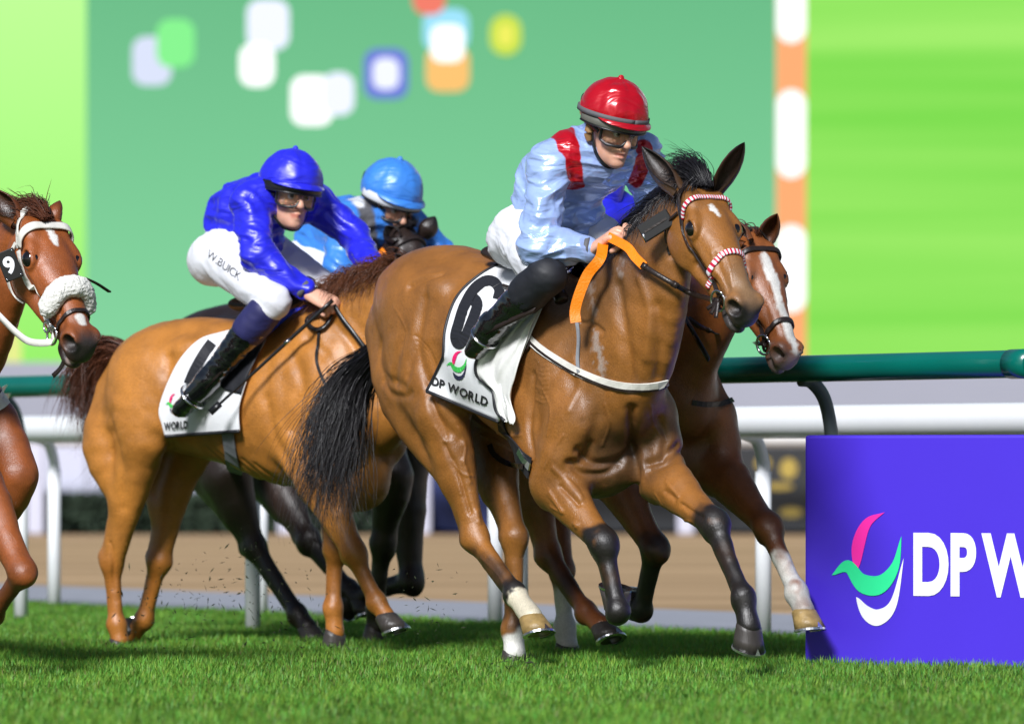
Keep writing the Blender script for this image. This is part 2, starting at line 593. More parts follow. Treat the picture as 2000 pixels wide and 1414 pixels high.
# --- glyphs drawn as strokes (flat print): each letter is a list of (points, closed) in a 1 x 1 cell
def _arc(cx, cy, rx, ry, a0, a1, n=14):
    t = np.radians(np.linspace(a0, a1, n)); return [(cx + rx * math.cos(q), cy + ry * math.sin(q)) for q in t]
GLYPH = {
    'D': (0.78, [([(0.08, 0), (0.08, 1), (0.35, 1)] + _arc(0.35, 0.5, 0.36, 0.5, 90, -90)[1:] + [(0.08, 0)], False)]),
    'P': (0.72, [([(0.08, 0), (0.08, 1), (0.40, 1)] + _arc(0.40, 0.71, 0.26, 0.29, 90, -90)[1:] + [(0.08, 0.42)], False)]),
    'W': (1.16, [([(0.03, 1), (0.30, 0), (0.56, 1), (0.82, 0), (1.09, 1)], False)]),
    'O': (0.92, [(_arc(0.43, 0.5, 0.40, 0.5, 0, 360, 30), True)]),
    'R': (0.74, [([(0.08, 0), (0.08, 1), (0.40, 1)] + _arc(0.40, 0.72, 0.25, 0.28, 90, -90)[1:] + [(0.08, 0.44)], False), ([(0.38, 0.44), (0.66, 0)], False)]),
    'L': (0.60, [([(0.08, 1), (0.08, 0), (0.54, 0)], False)]),
    '6': (0.80, [([(0.62, 0.93)] + _arc(0.40, 0.62, 0.34, 0.40, 62, 180, 12) + [(0.06, 0.36)] + _arc(0.38, 0.30, 0.32, 0.30, 180, 540 - 180, 26), False), (_arc(0.38, 0.30, 0.32, 0.30, 90, 185, 10), False)]),
    '9': (0.80, [([(0.14, 0.05)] + _arc(0.36, 0.38, 0.34, 0.40, 242, 360, 12) + [(0.70, 0.68)] + _arc(0.38, 0.70, 0.32, 0.30, 0, 360, 26), False)]),
    '4': (0.80, [([(0.55, 0), (0.55, 1), (0.05, 0.28), (0.76, 0.28)], False)]),
}
def stroke_quads(pts, w, closed=False, step=0.06):
    """a polyline of width w as overlapping-free quads with mitred joints, resampled"""
    P = np.asarray(pts, float)
    if closed and np.linalg.norm(P[0] - P[-1]) < 1e-6: P = P[:-1]
    n = len(P)
    Q = []
    for i in range(n if closed else n - 1):
        a, b = P[i], P[(i + 1) % n]
        m = max(1, int(np.linalg.norm(b - a) / step))
        for k in range(m): Q.append((a + (b - a) * k / m, k == 0))
    if not closed: Q.append((P[-1], True))
    R = np.array([q for q, _ in Q]); m = len(R)
    L_, R_ = [], []
    for i in range(m):
        d0 = unit(R[i] - R[i - 1]) if (closed or i > 0) else None
        d1 = unit(R[(i + 1) % m] - R[i]) if (closed or i < m - 1) else None
        if d0 is None: d0 = d1
        if d1 is None: d1 = d0
        t = d0 + d1
        t = unit(t) if np.linalg.norm(t) > 1e-6 else d0
        nrm = np.array([-t[1], t[0]]); c = max(0.45, abs(nrm @ np.array([-d0[1], d0[0]])))
        L_.append(R[i] + nrm * w / 2 / c); R_.append(R[i] - nrm * w / 2 / c)
    V = np.vstack([L_, R_]); F = []
    for i in range(m if closed else m - 1):
        j = (i + 1) % m
        F.append((i, m + i, m + j, j))
    return V, F
def text_quads(s, weight=0.2, gap=0.12, step=0.08, slant=0.0):
    """list of (letter vertices, faces) in text units: cap height 1"""
    x = 0; out = []
    for ch in s:
        if ch == ' ': x += 0.26; continue
        adv, strokes = GLYPH[ch]
        parts = []
        for pts, cl in strokes:
            q = [(x + weight / 2 + px * (1 - weight * 0.3), weight / 2 + py * (1 - weight)) for px, py in pts]
            parts.append(stroke_quads(q, weight, cl, step))
        V, F = merge(parts); V = V.copy(); V[:, 0] += slant * V[:, 1]
        out.append((ch, V, F)); x += adv + gap + weight * 0.35
    return out, x

def font_quads(s, bold=.02, gap=.08, space=.30, narrow=1.0):
    """clean letter outlines from Blender's built-in face, cap height 1: [(letter, vertices, faces)]"""
    out, x = [], 0.0
    def glyph(ch):
        cu = bpy.data.curves.new('glyph', 'FONT'); cu.body = ch; cu.offset = bold; cu.resolution_u = 6; cu.fill_mode = 'FRONT'
        ob = bpy.data.objects.new('glyph', cu); COL.objects.link(ob)
        bpy.context.view_layer.update()
        me = ob.evaluated_get(bpy.context.evaluated_depsgraph_get()).to_mesh()
        V = np.array([v.co[:2] for v in me.vertices]); F = [tuple(p_.vertices) for p_ in me.polygons]
        ob.evaluated_get(bpy.context.evaluated_depsgraph_get()).to_mesh_clear()
        bpy.data.objects.remove(ob); bpy.data.curves.remove(cu)
        return V, F
    ref, _ = glyph('D'); lo_, hh_ = ref[:, 1].min(), np.ptp(ref[:, 1])
    for ch in s:
        if ch == ' ': x += space; continue
        V, F = glyph(ch)
        V = np.stack([(V[:, 0] - V[:, 0].min()) / hh_ * narrow, (V[:, 1] - lo_) / hh_], 1)
        w = V[:, 0].max(); V[:, 0] += x; out.append((ch, V, F)); x += w + gap
    return out, x

def swoosh_shapes():
    """the three leaf-shaped strokes of the sponsor's emblem, in a unit box (x right, y up)"""
    def leaf(c, wmax, n=16, sharp=(1.0, 1.0)):
        C = catmull(np.array([(a, b) for a, b in c]), 8)
        T = unit(np.gradient(C, axis=0)); N_ = np.stack([-T[:, 1], T[:, 0]], 1)
        t = np.linspace(0, 1, len(C)); w = wmax * np.sin(np.pi * np.clip(t, 0.001, 0.999) ** sharp[0]) ** sharp[1]
        V = np.vstack([C + N_ * w[:, None] / 2, C - N_ * w[:, None] / 2]); m = len(C)
        return V, [(i, m + i, m + i + 1, i + 1) for i in range(m - 1)]
    pink = leaf([(.74, 1.0), (.50, .90), (.37, .70), (.34, .46)], .17, sharp=(1.7, .7))
    green = leaf([(.0, .42), (.22, .50), (.42, .35), (.68, .34), (.88, .50), (.97, .78)], .18, sharp=(.95, .9))
    white = leaf([(.34, .22), (.48, .08), (.66, .04), (.86, .17), (1.0, .58)], .15, sharp=(.8, .9))
    return pink, green, white

if 'setting' in BUILD:
    # ------------------------------------------------ ground sheets
    def turf_material():
        N = NT('turf'); N.set(Roughness=0.85)
        tc = N.n('TexCoord'); nz = N.n('TexNoise'); nz.inputs['Scale'].default_value = 30; nz.inputs['Detail'].default_value = 6
        N.l(tc.outputs['Object'], nz.inputs['Vector'])
        cr = N.n('ValToRGB'); cr.color_ramp.elements[0].position = .3; cr.color_ramp.elements[1].position = .75
        cr.color_ramp.elements[0].color = (.012, .035, .008, 1); cr.color_ramp.elements[1].color = (.04, .12, .02, 1)
        N.l(nz.outputs['Fac'], cr.inputs[0]); N.l(cr.outputs[0], N.b.inputs['Base Color'])
        return N.m
    M_TURF = turf_material()
    def dirt_material():
        N = NT('dirt'); N.set(Roughness=0.9)
        tc = N.n('TexCoord')
        mp = N.n('Mapping'); mp.inputs['Scale'].default_value = (0.12, 1.1, 1); N.l(tc.outputs['Object'], mp.inputs[0])
        nz = N.n('TexNoise'); nz.inputs['Scale'].default_value = .7; nz.inputs['Detail'].default_value = 6; N.l(mp.outputs[0], nz.inputs['Vector'])
        cr = N.n('ValToRGB'); cr.color_ramp.elements[0].position = .35; cr.color_ramp.elements[1].position = .65
        cr.color_ramp.elements[0].color = (.30, .19, .09, 1); cr.color_ramp.elements[1].color = (.50, .33, .18, 1)
        N.l(nz.outputs['Fac'], cr.inputs[0]); N.l(cr.outputs[0], N.b.inputs['Base Color'])
        n2 = N.n('TexNoise'); n2.inputs['Scale'].default_value = 25; N.l(tc.outputs['Object'], n2.inputs['Vector'])
        bp = N.n('Bump'); bp.inputs['Strength'].default_value = .5; bp.inputs['Distance'].default_value = .03
        N.l(n2.outputs['Fac'], bp.inputs['Height']); N.l(bp.outputs[0], N.b.inputs['Normal'])
        return N.m
    M_DIRT = dirt_material()
    M_PATH = basic('grey_path', (.30, .31, .36), rough=.8, var=.2, scale=3, bump=.3, bscale=60)
    M_SAND = basic('pale_sand', (.46, .38, .30), rough=.9, var=.2, scale=6, bump=.3, bscale=60)
    M_GROUND = basic('infield_ground', (.10, .10, .09), rough=.9, var=.3, scale=.5)
    def sheet(name, pts, z, mat):
        V = [(q[0], q[1], z) for q in pts]
        o = mesh_obj(name, V, [tuple(range(len(V)))], mat, smooth=False)
        o['kind'] = 'structure'; return o
    sheet('ground', [(-900, -300), (900, -300), (900, 1500), (-900, 1500)], -0.012, M_GROUND)
    sheet('turf_course', [trk(-60, 1.75), trk(-60, -45), trk(60, -45), trk(60, 1.75)][::-1], 0.0, M_TURF)
    sheet('sand_strip', [trk(-60, 1.75), trk(60, 1.75), trk(60, 2.2), trk(-60, 2.2)][::-1], 0.0, M_SAND)
    sheet('path', [trk(-60, 2.2), trk(60, 2.2), trk(60, 4.6), trk(-60, 4.6)][::-1], 0.0, M_PATH)
    sheet('dirt_track', [trk(-110, 4.6), trk(60, 4.6), (60, 66.0), (-90, 66.0)][::-1], -0.004, M_DIRT)

    # ------------------------------------------------ grass blades
    rng = np.random.default_rng(7)
    n = 520000
    Yg = np.sqrt(rng.random(n) * (36.0 ** 2 - 15.2 ** 2) + 15.2 ** 2)
    Xg = (rng.random(n) * 2 - 1) * (0.09 * Yg * 1.12 + .25)
    P = np.stack([Xg, Yg, np.zeros(n)], 1)
    P = P[((P - RP) @ TL) < 1.72 + 0.05 * rng.normal(size=n)]; n = len(P)
    clump = vnoise(P * np.array([2.2, 2.2, 0]) + 11) * .5 + vnoise(P * np.array([7, 7, 0]) + 3) * .5
    hgt = (.040 + .018 * clump + .028 * rng.random(n) ** 2.5)
    ang = rng.random(n) * 6.283
    lean = .15 + .5 * rng.random(n)
    dx, dy = np.cos(ang), np.sin(ang)
    wv = np.stack([-dy, dx, 0 * dx], 1) * (.0018 + .0016 * rng.random(n))[:, None]
    d3 = np.stack([dx, dy, 0 * dx], 1)
    m1 = P + d3 * (hgt * lean * .35)[:, None] + np.array([0, 0, 1]) * (hgt * .6)[:, None]
    tp = P + d3 * (hgt * lean)[:, None] + np.array([0, 0, 1]) * (hgt * (1 - .25 * lean))[:, None]
    V = np.stack([P - wv, P + wv, m1 + wv * .8, m1 - wv * .8, tp], 1).reshape(-1, 3)
    b = np.arange(n)[:, None] * 5
    tri = np.concatenate([b + np.array([[0, 1, 2]]), b + np.array([[0, 2, 3]]), b + np.array([[3, 2, 4]])])
    gcol = np.array([.145, .36, .045])[None] * (.75 + .35 * clump + .5 * rng.random(n))[:, None]
    gcol[:, 0] *= .7 + .9 * rng.random(n)
    dry = rng.random(n) < .035
    gcol[dry] = np.array([.22, .22, .07])
    def grass_material():
        N = NT('grass_blade'); N.set(Roughness=.5); N.b.inputs['Specular IOR Level'].default_value = .35
        at = N.n('Attribute', attribute_name='Col'); N.l(at.outputs['Color'], N.b.inputs['Base Color'])
        tr = N.n('BsdfTranslucent'); N.l(at.outputs['Color'], tr.inputs['Color'])
        mx = N.n('MixShader'); mx.inputs[0].default_value = .35
        out = N.t.nodes['Material Output']
        N.l(N.b.outputs[0], mx.inputs[1]); N.l(tr.outputs[0], mx.inputs[2]); N.l(mx.outputs[0], out.inputs[0])
        return N.m
    M_GRASS = grass_material()
    go = mesh_obj('grass', V, tri, M_GRASS, attrs={'Col': np.repeat(gcol, 5, 0)})
    tag(go, 'short green turf grass under the galloping horses', 'grass', kind='stuff')

    # ------------------------------------------------ running rails
    M_GREEN = basic('green_rail_plastic', lin(0, 104, 92), rough=.28, var=.15, scale=3, coat=.3)
    M_WPLAS = basic('white_rail_plastic', (.80, .82, .84), rough=.35, var=.06, scale=4)
    M_BRACK = basic('rail_bracket', (.10, .13, .13), rough=.4, var=.2)
    def post_at(px, s, off, zr, zn, mat, parent, base_mat):
        """post behind its rail, bent over at the top to carry it"""
        Y = FPX / s
        a = (np.array([(px - 1000) / FPX * Y, Y, 0]) - RP) @ TD
        b = off + .16
        v, f = tube_arrays([trk(a, b, -.02), trk(a, b, zn * .5), trk(a, b, zn)], .038, 12)
        mesh_obj('post', v, f, base_mat, parent)
        q = [trk(a, b, zn - .06), trk(a, b, zn + .04), trk(a, b - .035, zn + .04 + (zr - zn) * .45), trk(a, b - .10, zr - .055), trk(a, off, zr - .045)]
        tube('bracket', q, .03, mat, parent, sides=10, n=5)
    zr = 1.235
    r1 = empty('running_rail', trk(0, 0))
    tag(r1, 'glossy green running rail on white posts beside the turf', 'rail')
    def loc_parent(root):           # children given in world coordinates
        for c in root.children: c.location = tuple(-np.array(root.location))
    mesh_obj('rail_tube', *tube_arrays([trk(a, 0, zr) for a in np.linspace(-40, 14, 80)], .056, 20), M_GREEN, r1)
    for a in np.arange(-38, 14, 2.37): mesh_obj('joint_sleeve', *tube_arrays([trk(a, 0, zr), trk(a + .07, 0, zr), trk(a + .14, 0, zr)], .0595, 20), M_GREEN, r1)
    P0 = np.array([-.105, 25.8, 0]); a0 = (P0 - RP) @ TD
    for k in range(-12, 4):
        a = a0 + 2.37 * k; q = trk(a, .0); post_at(1000 + q[0] / q[1] * FPX, FPX / q[1], 0.0, zr, .93, M_BRACK, r1, M_WPLAS)
    loc_parent(r1)
    r2 = empty('white_rail', trk(0, 1.45))
    tag(r2, 'thick white rail on white posts between the turf and the dirt', 'rail')
    zr2 = 1.03
    mesh_obj('rail_tube', *tube_arrays([trk(a, 1.45, zr2) for a in np.linspace(-40, 14, 80)], .076, 20), M_WPLAS, r2)
    a0 = (np.array([-.245, 28.6, 0]) - RP) @ TD
    for k in range(-12, 5):
        a = a0 + 2.3 * k; q = trk(a, 1.45); post_at(1000 + q[0] / q[1] * FPX, FPX / q[1], 1.45, zr2, .80, M_WPLAS, r2, M_WPLAS)
    loc_parent(r2)

    # ------------------------------------------------ far side of the dirt: rail, hoardings, wall
    YF = 67.0
    M_LILAC = basic('pale_board', (.56, .57, .70), rough=.6, var=.08, scale=1)
    M_NAVY = basic('navy_board', (.018, .03, .13), rough=.5, var=.15, scale=1)
    M_BLACKB = basic('black_board', (.022, .024, .028), rough=.5, var=.2, scale=1)
    M_GOLD = basic('gold_print', (.42, .30, .06), rough=.5, var=.2)
    M_HEDGE = basic('dark_hedge', (.025, .045, .025), rough=.9, var=.5, scale=6, bump=1, bscale=14)
    M_WALL = basic('grey_wall', (.34, .34, .40), rough=.7, var=.12, scale=.4)
    def farx(px, Y=YF): return (px - 1000) / FPX * Y
    def farz(py, Y=YF): return CAMH + (HOR - py) / FPX * Y
    r3 = empty('far_rail', (0, YF - 1.0, 0))
    tag(r3, 'blurred pale rail with wide posts on the far side of the dirt track', 'rail')
    v, f = tube_arrays([(x, 0, 1.12) for x in np.linspace(-14, 14, 30)], .10, 14); mesh_obj('rail_tube', v, f, M_WPLAS, r3)
    for px in (-420, 70, 560, 825, 1340, 1830, 2300):
        box('post', (farx(px, YF - 1), 0, .54), .20, .12, 1.09, M_LILAC, r3, bevel=.03)
    hb = [(-600, 170, M_LILAC, 'pale lilac hoarding behind the dirt track beside the leftmost horse', None),
          (170, 830, M_LILAC, 'pale lilac hoarding seen between the legs of the chestnut horse', None),
          (830, 1130, M_NAVY, 'dark navy hoarding seen behind the hind legs of the leading horse', None),
          (1130, 2600, M_BLACKB, 'black hoarding with blurred gold lettering beside the purple sponsor board', 'gold')]
    for x0, x1, m, lab, g_ in hb:
        h = empty('hoarding', ((farx(x0) + farx(x1)) / 2, YF, 0)); tag(h, lab, 'hoarding')
        wd = farx(x1) - farx(x0) - .03
        box('panel', (0, 0, .52), wd, .06, 1.0, m, h, bevel=.01)
        if g_:
            rg = random.Random(4)
            for k, (px, py, w_, h_) in enumerate([(1490, 905, 30, 26), (1540, 915, 34, 40), (1520, 950, 60, 14), (1480, 985, 40, 18), (1545, 1000, 44, 20), (1400, 930, 50, 30), (1300, 940, 50, 30), (1650, 930, 60, 40)]):
                K = 16; cx, cz = farx(px) - h.location.x, farz(py)
                V = [(cx + w_ / 2 / 166 * math.cos(2 * math.pi * i / K), -.036, cz + h_ / 2 / 166 * math.sin(2 * math.pi * i / K)) for i in range(K)]
                mesh_obj('gold_mark', V, [tuple(range(K))], M_GOLD, h, smooth=False)
    # hedge at the foot of the pale hoarding
    rg = np.random.default_rng(5)
    hv, hf = [], []
    for i in range(9000):
        c = np.array([farx(-600) + rg.random() * (farx(830) - farx(-600)), YF - .22 - .35 * rg.random(), .04 + .42 * rg.random() ** .8])
        d1, d2 = unit(rg.normal(size=3)) * .07, unit(rg.normal(size=3)) * .05
        k = len(hv); hv += [c - d1, c + d2, c + d1, c - d2]; hf.append((k, k + 1, k + 2, k + 3))
    tag(mesh_obj('hedge', hv, hf, M_HEDGE, smooth=False), 'low dark hedge along the foot of the pale hoarding', 'hedge', kind='stuff')
    w = box('screen_plinth', (0, 84, 1.15), 60, .5, 2.3, M_WALL); tag(w, 'long grey lilac wall under the giant video screen', 'wall')

    # ------------------------------------------------ giant video screen
    YS = 95.0
    sx = lambda px: (px - 1000) / FPX * YS
    sz = lambda py: CAMH + (HOR - py) / FPX * YS
    def em(name, rgb, k=1.0):
        return emissive(name, np.array(lin(*rgb)) * k / (2 ** EXPO), 1.0)
    def screen_material(name, ca, cb, z0, z1, stripes=None):
        N = NT(name); N.set(Roughness=.6); N.b.inputs['Base Color'].default_value = (.01, .01, .01, 1)
        tc = N.n('TexCoord'); sp = N.n('SeparateXYZ'); N.l(tc.outputs['Object'], sp.inputs[0])
        mr = N.n('MapRange'); mr.inputs[1].default_value = z0; mr.inputs[2].default_value = z1; N.l(sp.outputs['Z'], mr.inputs[0])
        fac = mr.outputs[0]
        if stripes:
            mp = N.n('Mapping'); mp.inputs['Scale'].default_value = stripes; N.l(tc.outputs['Object'], mp.inputs[0])
            nz = N.n('TexNoise'); nz.inputs['Scale'].default_value = 1; nz.inputs['Detail'].default_value = 2; N.l(mp.outputs[0], nz.inputs['Vector'])
            mr2 = N.n('MapRange'); mr2.inputs[1].default_value = .3; mr2.inputs[2].default_value = .7; N.l(nz.outputs['Fac'], mr2.inputs[0]); fac = mr2.outputs[0]
        mx = N.n('Mix', data_type='RGBA')
        mx.inputs[6].default_value = (*(np.array(lin(*ca)) / 2 ** EXPO), 1); mx.inputs[7].default_value = (*(np.array(lin(*cb)) / 2 ** EXPO), 1)
        N.l(fac, mx.inputs[0]); N.l(mx.outputs[2], N.b.inputs['Emission Color']); N.b.inputs['Emission Strength'].default_value = 1
        return N.m
    scr = empty('video_screen', (0, YS, sz(740)))
    tag(scr, 'giant glowing video screen showing a green course map with runner tags', 'screen')
    zo = sz(740)
    def panel(name, x0, x1, y0, y1, mat, dy=0.0, rad=None, parent=scr):
        a, b_, c, d = sx(x0), sx(x1), sz(y1) - zo, sz(y0) - zo
        if rad is None:
            V = [(a, dy, c), (b_, dy, c), (b_, dy, d), (a, dy, d)]
        else:
            r = min(rad / FPX * YS, (b_ - a) / 2, (d - c) / 2); V = []
            for cx, cz, st in ((b_ - r, d - r, 0), (a + r, d - r, 90), (a + r, c + r, 180), (b_ - r, c + r, 270)):
                for q in range(7):
                    g = math.radians(st + q * 15); V.append((cx + r * math.cos(g), dy, cz + r * math.sin(g)))
            V = V[::-1]
        return mesh_obj(name, V, [tuple(range(len(V)))], mat, parent, smooth=False)
    box('casing', (0, .55, (sz(-700) - zo) / 2), 46, 1.0, sz(-700) - zo + .6, basic('screen_casing', (.02, .02, .022), rough=.5), scr)
    panel('display', -1500, 168, -650, 735, screen_material('screen_lime_left', (140, 236, 84), (186, 255, 140), 0, 7), dy=.02)
    panel('display', 168, 1518, -650, 735, screen_material('screen_green', (120, 208, 150), (84, 180, 120), 0, 6.5), dy=.02)
    panel('display', 1573, 3500, -650, 735, screen_material('screen_lime_right', (108, 214, 40), (150, 232, 84), 0, 6, stripes=(.04, 1, 1.5)), dy=.02)
    pole = panel('marker_pole', 1516, 1575, -650, 735, em('screen_orange', (255, 166, 100)), dy=.012)
    M_SW = em('screen_white', (255, 255, 255), 1.25)
    for y0, y1 in ((-60, 84), (176, 348), (440, 610), (-330, -150)):
        panel('pole_band', 1517, 1574, y0, y1, M_SW, dy=-.004, rad=30, parent=pole).location = (0, 0, 0)
    M_LW = em('screen_pale', (232, 236, 255), 1.1)
    tags_ = [(258, 335, 72, 168, em('tag_lilac', (214, 222, 246))), (306, 380, 38, 132, em('tag_green', (120, 240, 130))), (482, 565, 0, 98, M_LW), (468, 536, 86, 170, M_SW),
             (568, 650, 148, 246, M_SW), (630, 692, 142, 226, M_LW), (711, 797, 96, 194, em('tag_blue', (92, 110, 214))), (826, 916, 18, 100, em('tag_sky', (150, 224, 250))),
             (832, 917, 92, 180, em('tag_orange', (250, 190, 96))), (806, 870, -60, 30, em('tag_red', (240, 110, 84))), (956, 1019, 29, 110, em('tag_yellow', (196, 222, 44)))]
    for i, (x0, x1, y0, y1, m) in enumerate(tags_):
        t = panel('runner_tag', x0, x1, y0, y1, m, dy=.008 - .004 * i, rad=26 if i < 10 else 40)
        if i in (6, 7, 10):
            q = {6: (728, 780, 114, 176, M_LW), 7: (842, 906, 50, 122, M_SW), 10: (972, 1003, 48, 92, em('tag_yellow_in', (236, 236, 70)))}[i]
            panel('tag_centre', *q, dy=-.045, rad=20, parent=t)
    panel('sandy_patch', -60, 42, 640, 735, em('screen_sand', (225, 235, 130)), dy=.010, rad=30)

    # ------------------------------------------------ sponsor board on the turf
    M_PURP = basic('purple_board', lin(70, 42, 206), rough=.45, var=.05, scale=2)
    M_PRW = basic('board_white', (.85, .86, .9), rough=.5, var=.02)
    M_PRP = basic('board_pink', lin(250, 40, 170), rough=.5, var=.05)
    M_PRG = basic('board_green', lin(40, 226, 150), rough=.5, var=.08)
    BX = unit(np.array([.87, -.5, 0])); BYv = np.array([-BX[1], BX[0], 0])
    b0 = np.array([(1582 - 1000) / FPX * 23.3, 23.3, 0])
    bd = empty('sponsor_board', b0, math.atan2(BX[1], BX[0])); tag(bd, 'purple sponsor board with swoosh emblem and white lettering standing on the turf', 'sign')
    Wd, Hd = 2.6, .955
    box('panel', (Wd / 2, 0, Hd / 2), Wd, .10, Hd, M_PURP, bd, bevel=.012)
    def bl(px, py):
        """photograph point -> board u, v"""
        d = np.array([(px - 1000) / FPX, 1, (HOR - py) / FPX]); c = np.array([0, 0, CAMH])
        nrm = BYv; t = ((b0 - BYv * .053) - c) @ nrm / (d @ nrm); P = c + t * d
        return np.array([(P - b0) @ BX, P[2]])
    def decal(name, V2, F, mat, parent, y):
        V = [(a, y, b_) for a, b_ in V2]; return mesh_obj(name, V, F, mat, parent, smooth=False)
    lo_, hi_ = bl(1625, 1212), bl(1765, 1000)
    for (V2, F), m, nm in zip(swoosh_shapes(), (M_PRP, M_PRG, M_PRW), ('emblem_pink', 'emblem_green', 'emblem_white')):
        V2 = lo_ + V2 * (hi_ - lo_); decal(nm, V2, F, m, bd, -.0535 - .0006 * ('green' in nm))
    t0, t1 = bl(1784, 1163), bl(1784, 1040)
    L_, adv = font_quads('DP WORLD', bold=.04, gap=.05, space=.08, narrow=.95)
    hh = t1[1] - t0[1]
    for ch, V2, F in L_:
        decal('letter', np.stack([t0[0] + V2[:, 0] * hh * .70, t0[1] + V2[:, 1] * hh], 1), F, M_PRW, bd, -.0535)
# ------------------------------------------------------------------ horses: builder
def coat_material(name, rough=0.36, coat=0.22, streak=0.0):
    N = NT(name)
    at = N.n('Attribute', attribute_name='Col')
    tc = N.n('TexCoord')
    nz = N.n('TexNoise'); nz.inputs['Scale'].default_value = 5.0; nz.inputs['Detail'].default_value = 5; nz.inputs['Roughness'].default_value = 0.6
    N.l(tc.outputs['Object'], nz.inputs['Vector'])
    mr = N.n('MapRange'); mr.inputs[1].default_value = 0.3; mr.inputs[2].default_value = 0.7; mr.inputs[3].default_value = 0.70; mr.inputs[4].default_value = 1.22
    N.l(nz.outputs['Fac'], mr.inputs[0])
    # short hair lying down the body
    mp = N.n('Mapping'); mp.inputs['Scale'].default_value = (190, 330, 110)
    N.l(tc.outputs['Object'], mp.inputs[0])
    hn = N.n('TexNoise'); hn.inputs['Scale'].default_value = 1.0; hn.inputs['Detail'].default_value = 3
    N.l(mp.outputs[0], hn.inputs['Vector'])
    mr2 = N.n('MapRange'); mr2.inputs[1].default_value = 0.3; mr2.inputs[2].default_value = 0.7; mr2.inputs[3].default_value = 0.84; mr2.inputs[4].default_value = 1.16
    N.l(hn.outputs['Fac'], mr2.inputs[0])
    mu = N.n('Math', operation='MULTIPLY'); N.l(mr.outputs[0], mu.inputs[0]); N.l(mr2.outputs[0], mu.inputs[1])
    vm = N.n('VectorMath', operation='SCALE'); N.l(at.outputs['Color'], vm.inputs[0]); N.l(mu.outputs[0], vm.inputs['Scale'])
    N.l(vm.outputs[0], N.b.inputs['Base Color'])
    # sweat: patches of wetter, glossier hair
    sw = N.n('TexNoise'); sw.inputs['Scale'].default_value = 9.0; sw.inputs['Detail'].default_value = 6
    N.l(tc.outputs['Object'], sw.inputs['Vector'])
    mr3 = N.n('MapRange'); mr3.inputs[1].default_value = 0.35; mr3.inputs[2].default_value = 0.65; mr3.inputs[3].default_value = rough + 0.14; mr3.inputs[4].default_value = rough - 0.04
    N.l(sw.outputs['Fac'], mr3.inputs[0]); N.l(mr3.outputs[0], N.b.inputs['Roughness'])
    N.b.inputs['Coat Weight'].default_value = coat
    N.b.inputs['Coat Roughness'].default_value = 0.38
    N.b.inputs['Specular IOR Level'].default_value = 0.5
    b1 = N.n('Bump'); b1.inputs['Strength'].default_value = 0.55; b1.inputs['Distance'].default_value = 0.004
    N.l(hn.outputs['Fac'], b1.inputs['Height'])
    # veins and folds of the skin
    vn = N.n('TexNoise'); vn.inputs['Scale'].default_value = 5.5; vn.inputs['Detail'].default_value = 1.5; vn.inputs['Distortion'].default_value = 1.0
    N.l(tc.outputs['Object'], vn.inputs['Vector'])
    v1 = N.n('Math', operation='SUBTRACT'); v1.inputs[1].default_value = .5; N.l(vn.outputs['Fac'], v1.inputs[0])
    v2 = N.n('Math', operation='ABSOLUTE'); N.l(v1.outputs[0], v2.inputs[0])
    vz = N.n('MapRange'); vz.inputs[1].default_value = 0.0; vz.inputs[2].default_value = .03; vz.inputs[3].default_value = 1; vz.inputs[4].default_value = 0; N.l(v2.outputs[0], vz.inputs[0])
    b2 = N.n('Bump'); b2.inputs['Strength'].default_value = 0.05; b2.inputs['Distance'].default_value = 0.006
    N.l(vz.outputs[0], b2.inputs['Height']); N.l(b1.outputs[0], b2.inputs['Normal'])
    N.l(b2.outputs[0], N.b.inputs['Normal'])
    return N.m

M_COAT = coat_material('horse_coat')
M_COATD = coat_material('horse_coat_dark', rough=0.36, coat=0.2)
def hair_material(name, col, rough=0.35):
    N = NT(name); N.set(Roughness=rough); N.b.inputs['Base Color'].default_value = (*col, 1)
    tc = N.n('TexCoord'); nz = N.n('TexNoise'); nz.inputs['Scale'].default_value = 60
    N.l(tc.outputs['Object'], nz.inputs['Vector'])
    mx = N.n('Mix', data_type='RGBA'); c = np.array(col)
    mx.inputs[6].default_value = (*(c * 0.5), 1); mx.inputs[7].default_value = (*np.clip(c * 1.5, 0, 1), 1)
    N.l(nz.outputs['Fac'], mx.inputs[0]); N.l(mx.outputs[2], N.b.inputs['Base Color'])
    return N.m
M_HAIRBLK = hair_material('black_hair', (0.012, 0.011, 0.013))
M_HAIRRED = hair_material('chestnut_hair', (0.13, 0.045, 0.018))
M_HAIRBRN = hair_material('liver_hair', (0.09, 0.03, 0.014))
M_EYE = basic('horse_eye', (0.006, 0.004, 0.004), rough=0.04, coat=1.0, var=0.3)
M_HOOF = basic('dark_hoof', (0.045, 0.038, 0.034), rough=0.42, var=0.5, scale=22, bump=0.3, bscale=60, stretch=(1, 1, 0.15))
M_HOOFPALE = basic('pale_hoof', (0.30, 0.20, 0.075), rough=0.45, var=0.75, scale=26, bump=0.3, bscale=60)
M_SHOE = basic('horseshoe_metal', (0.75, 0.76, 0.78), rough=0.25, metal=1.0, var=0.15)
M_EAR = basic('ear_inner', (0.05, 0.025, 0.014), rough=0.6, var=0.4, scale=30)

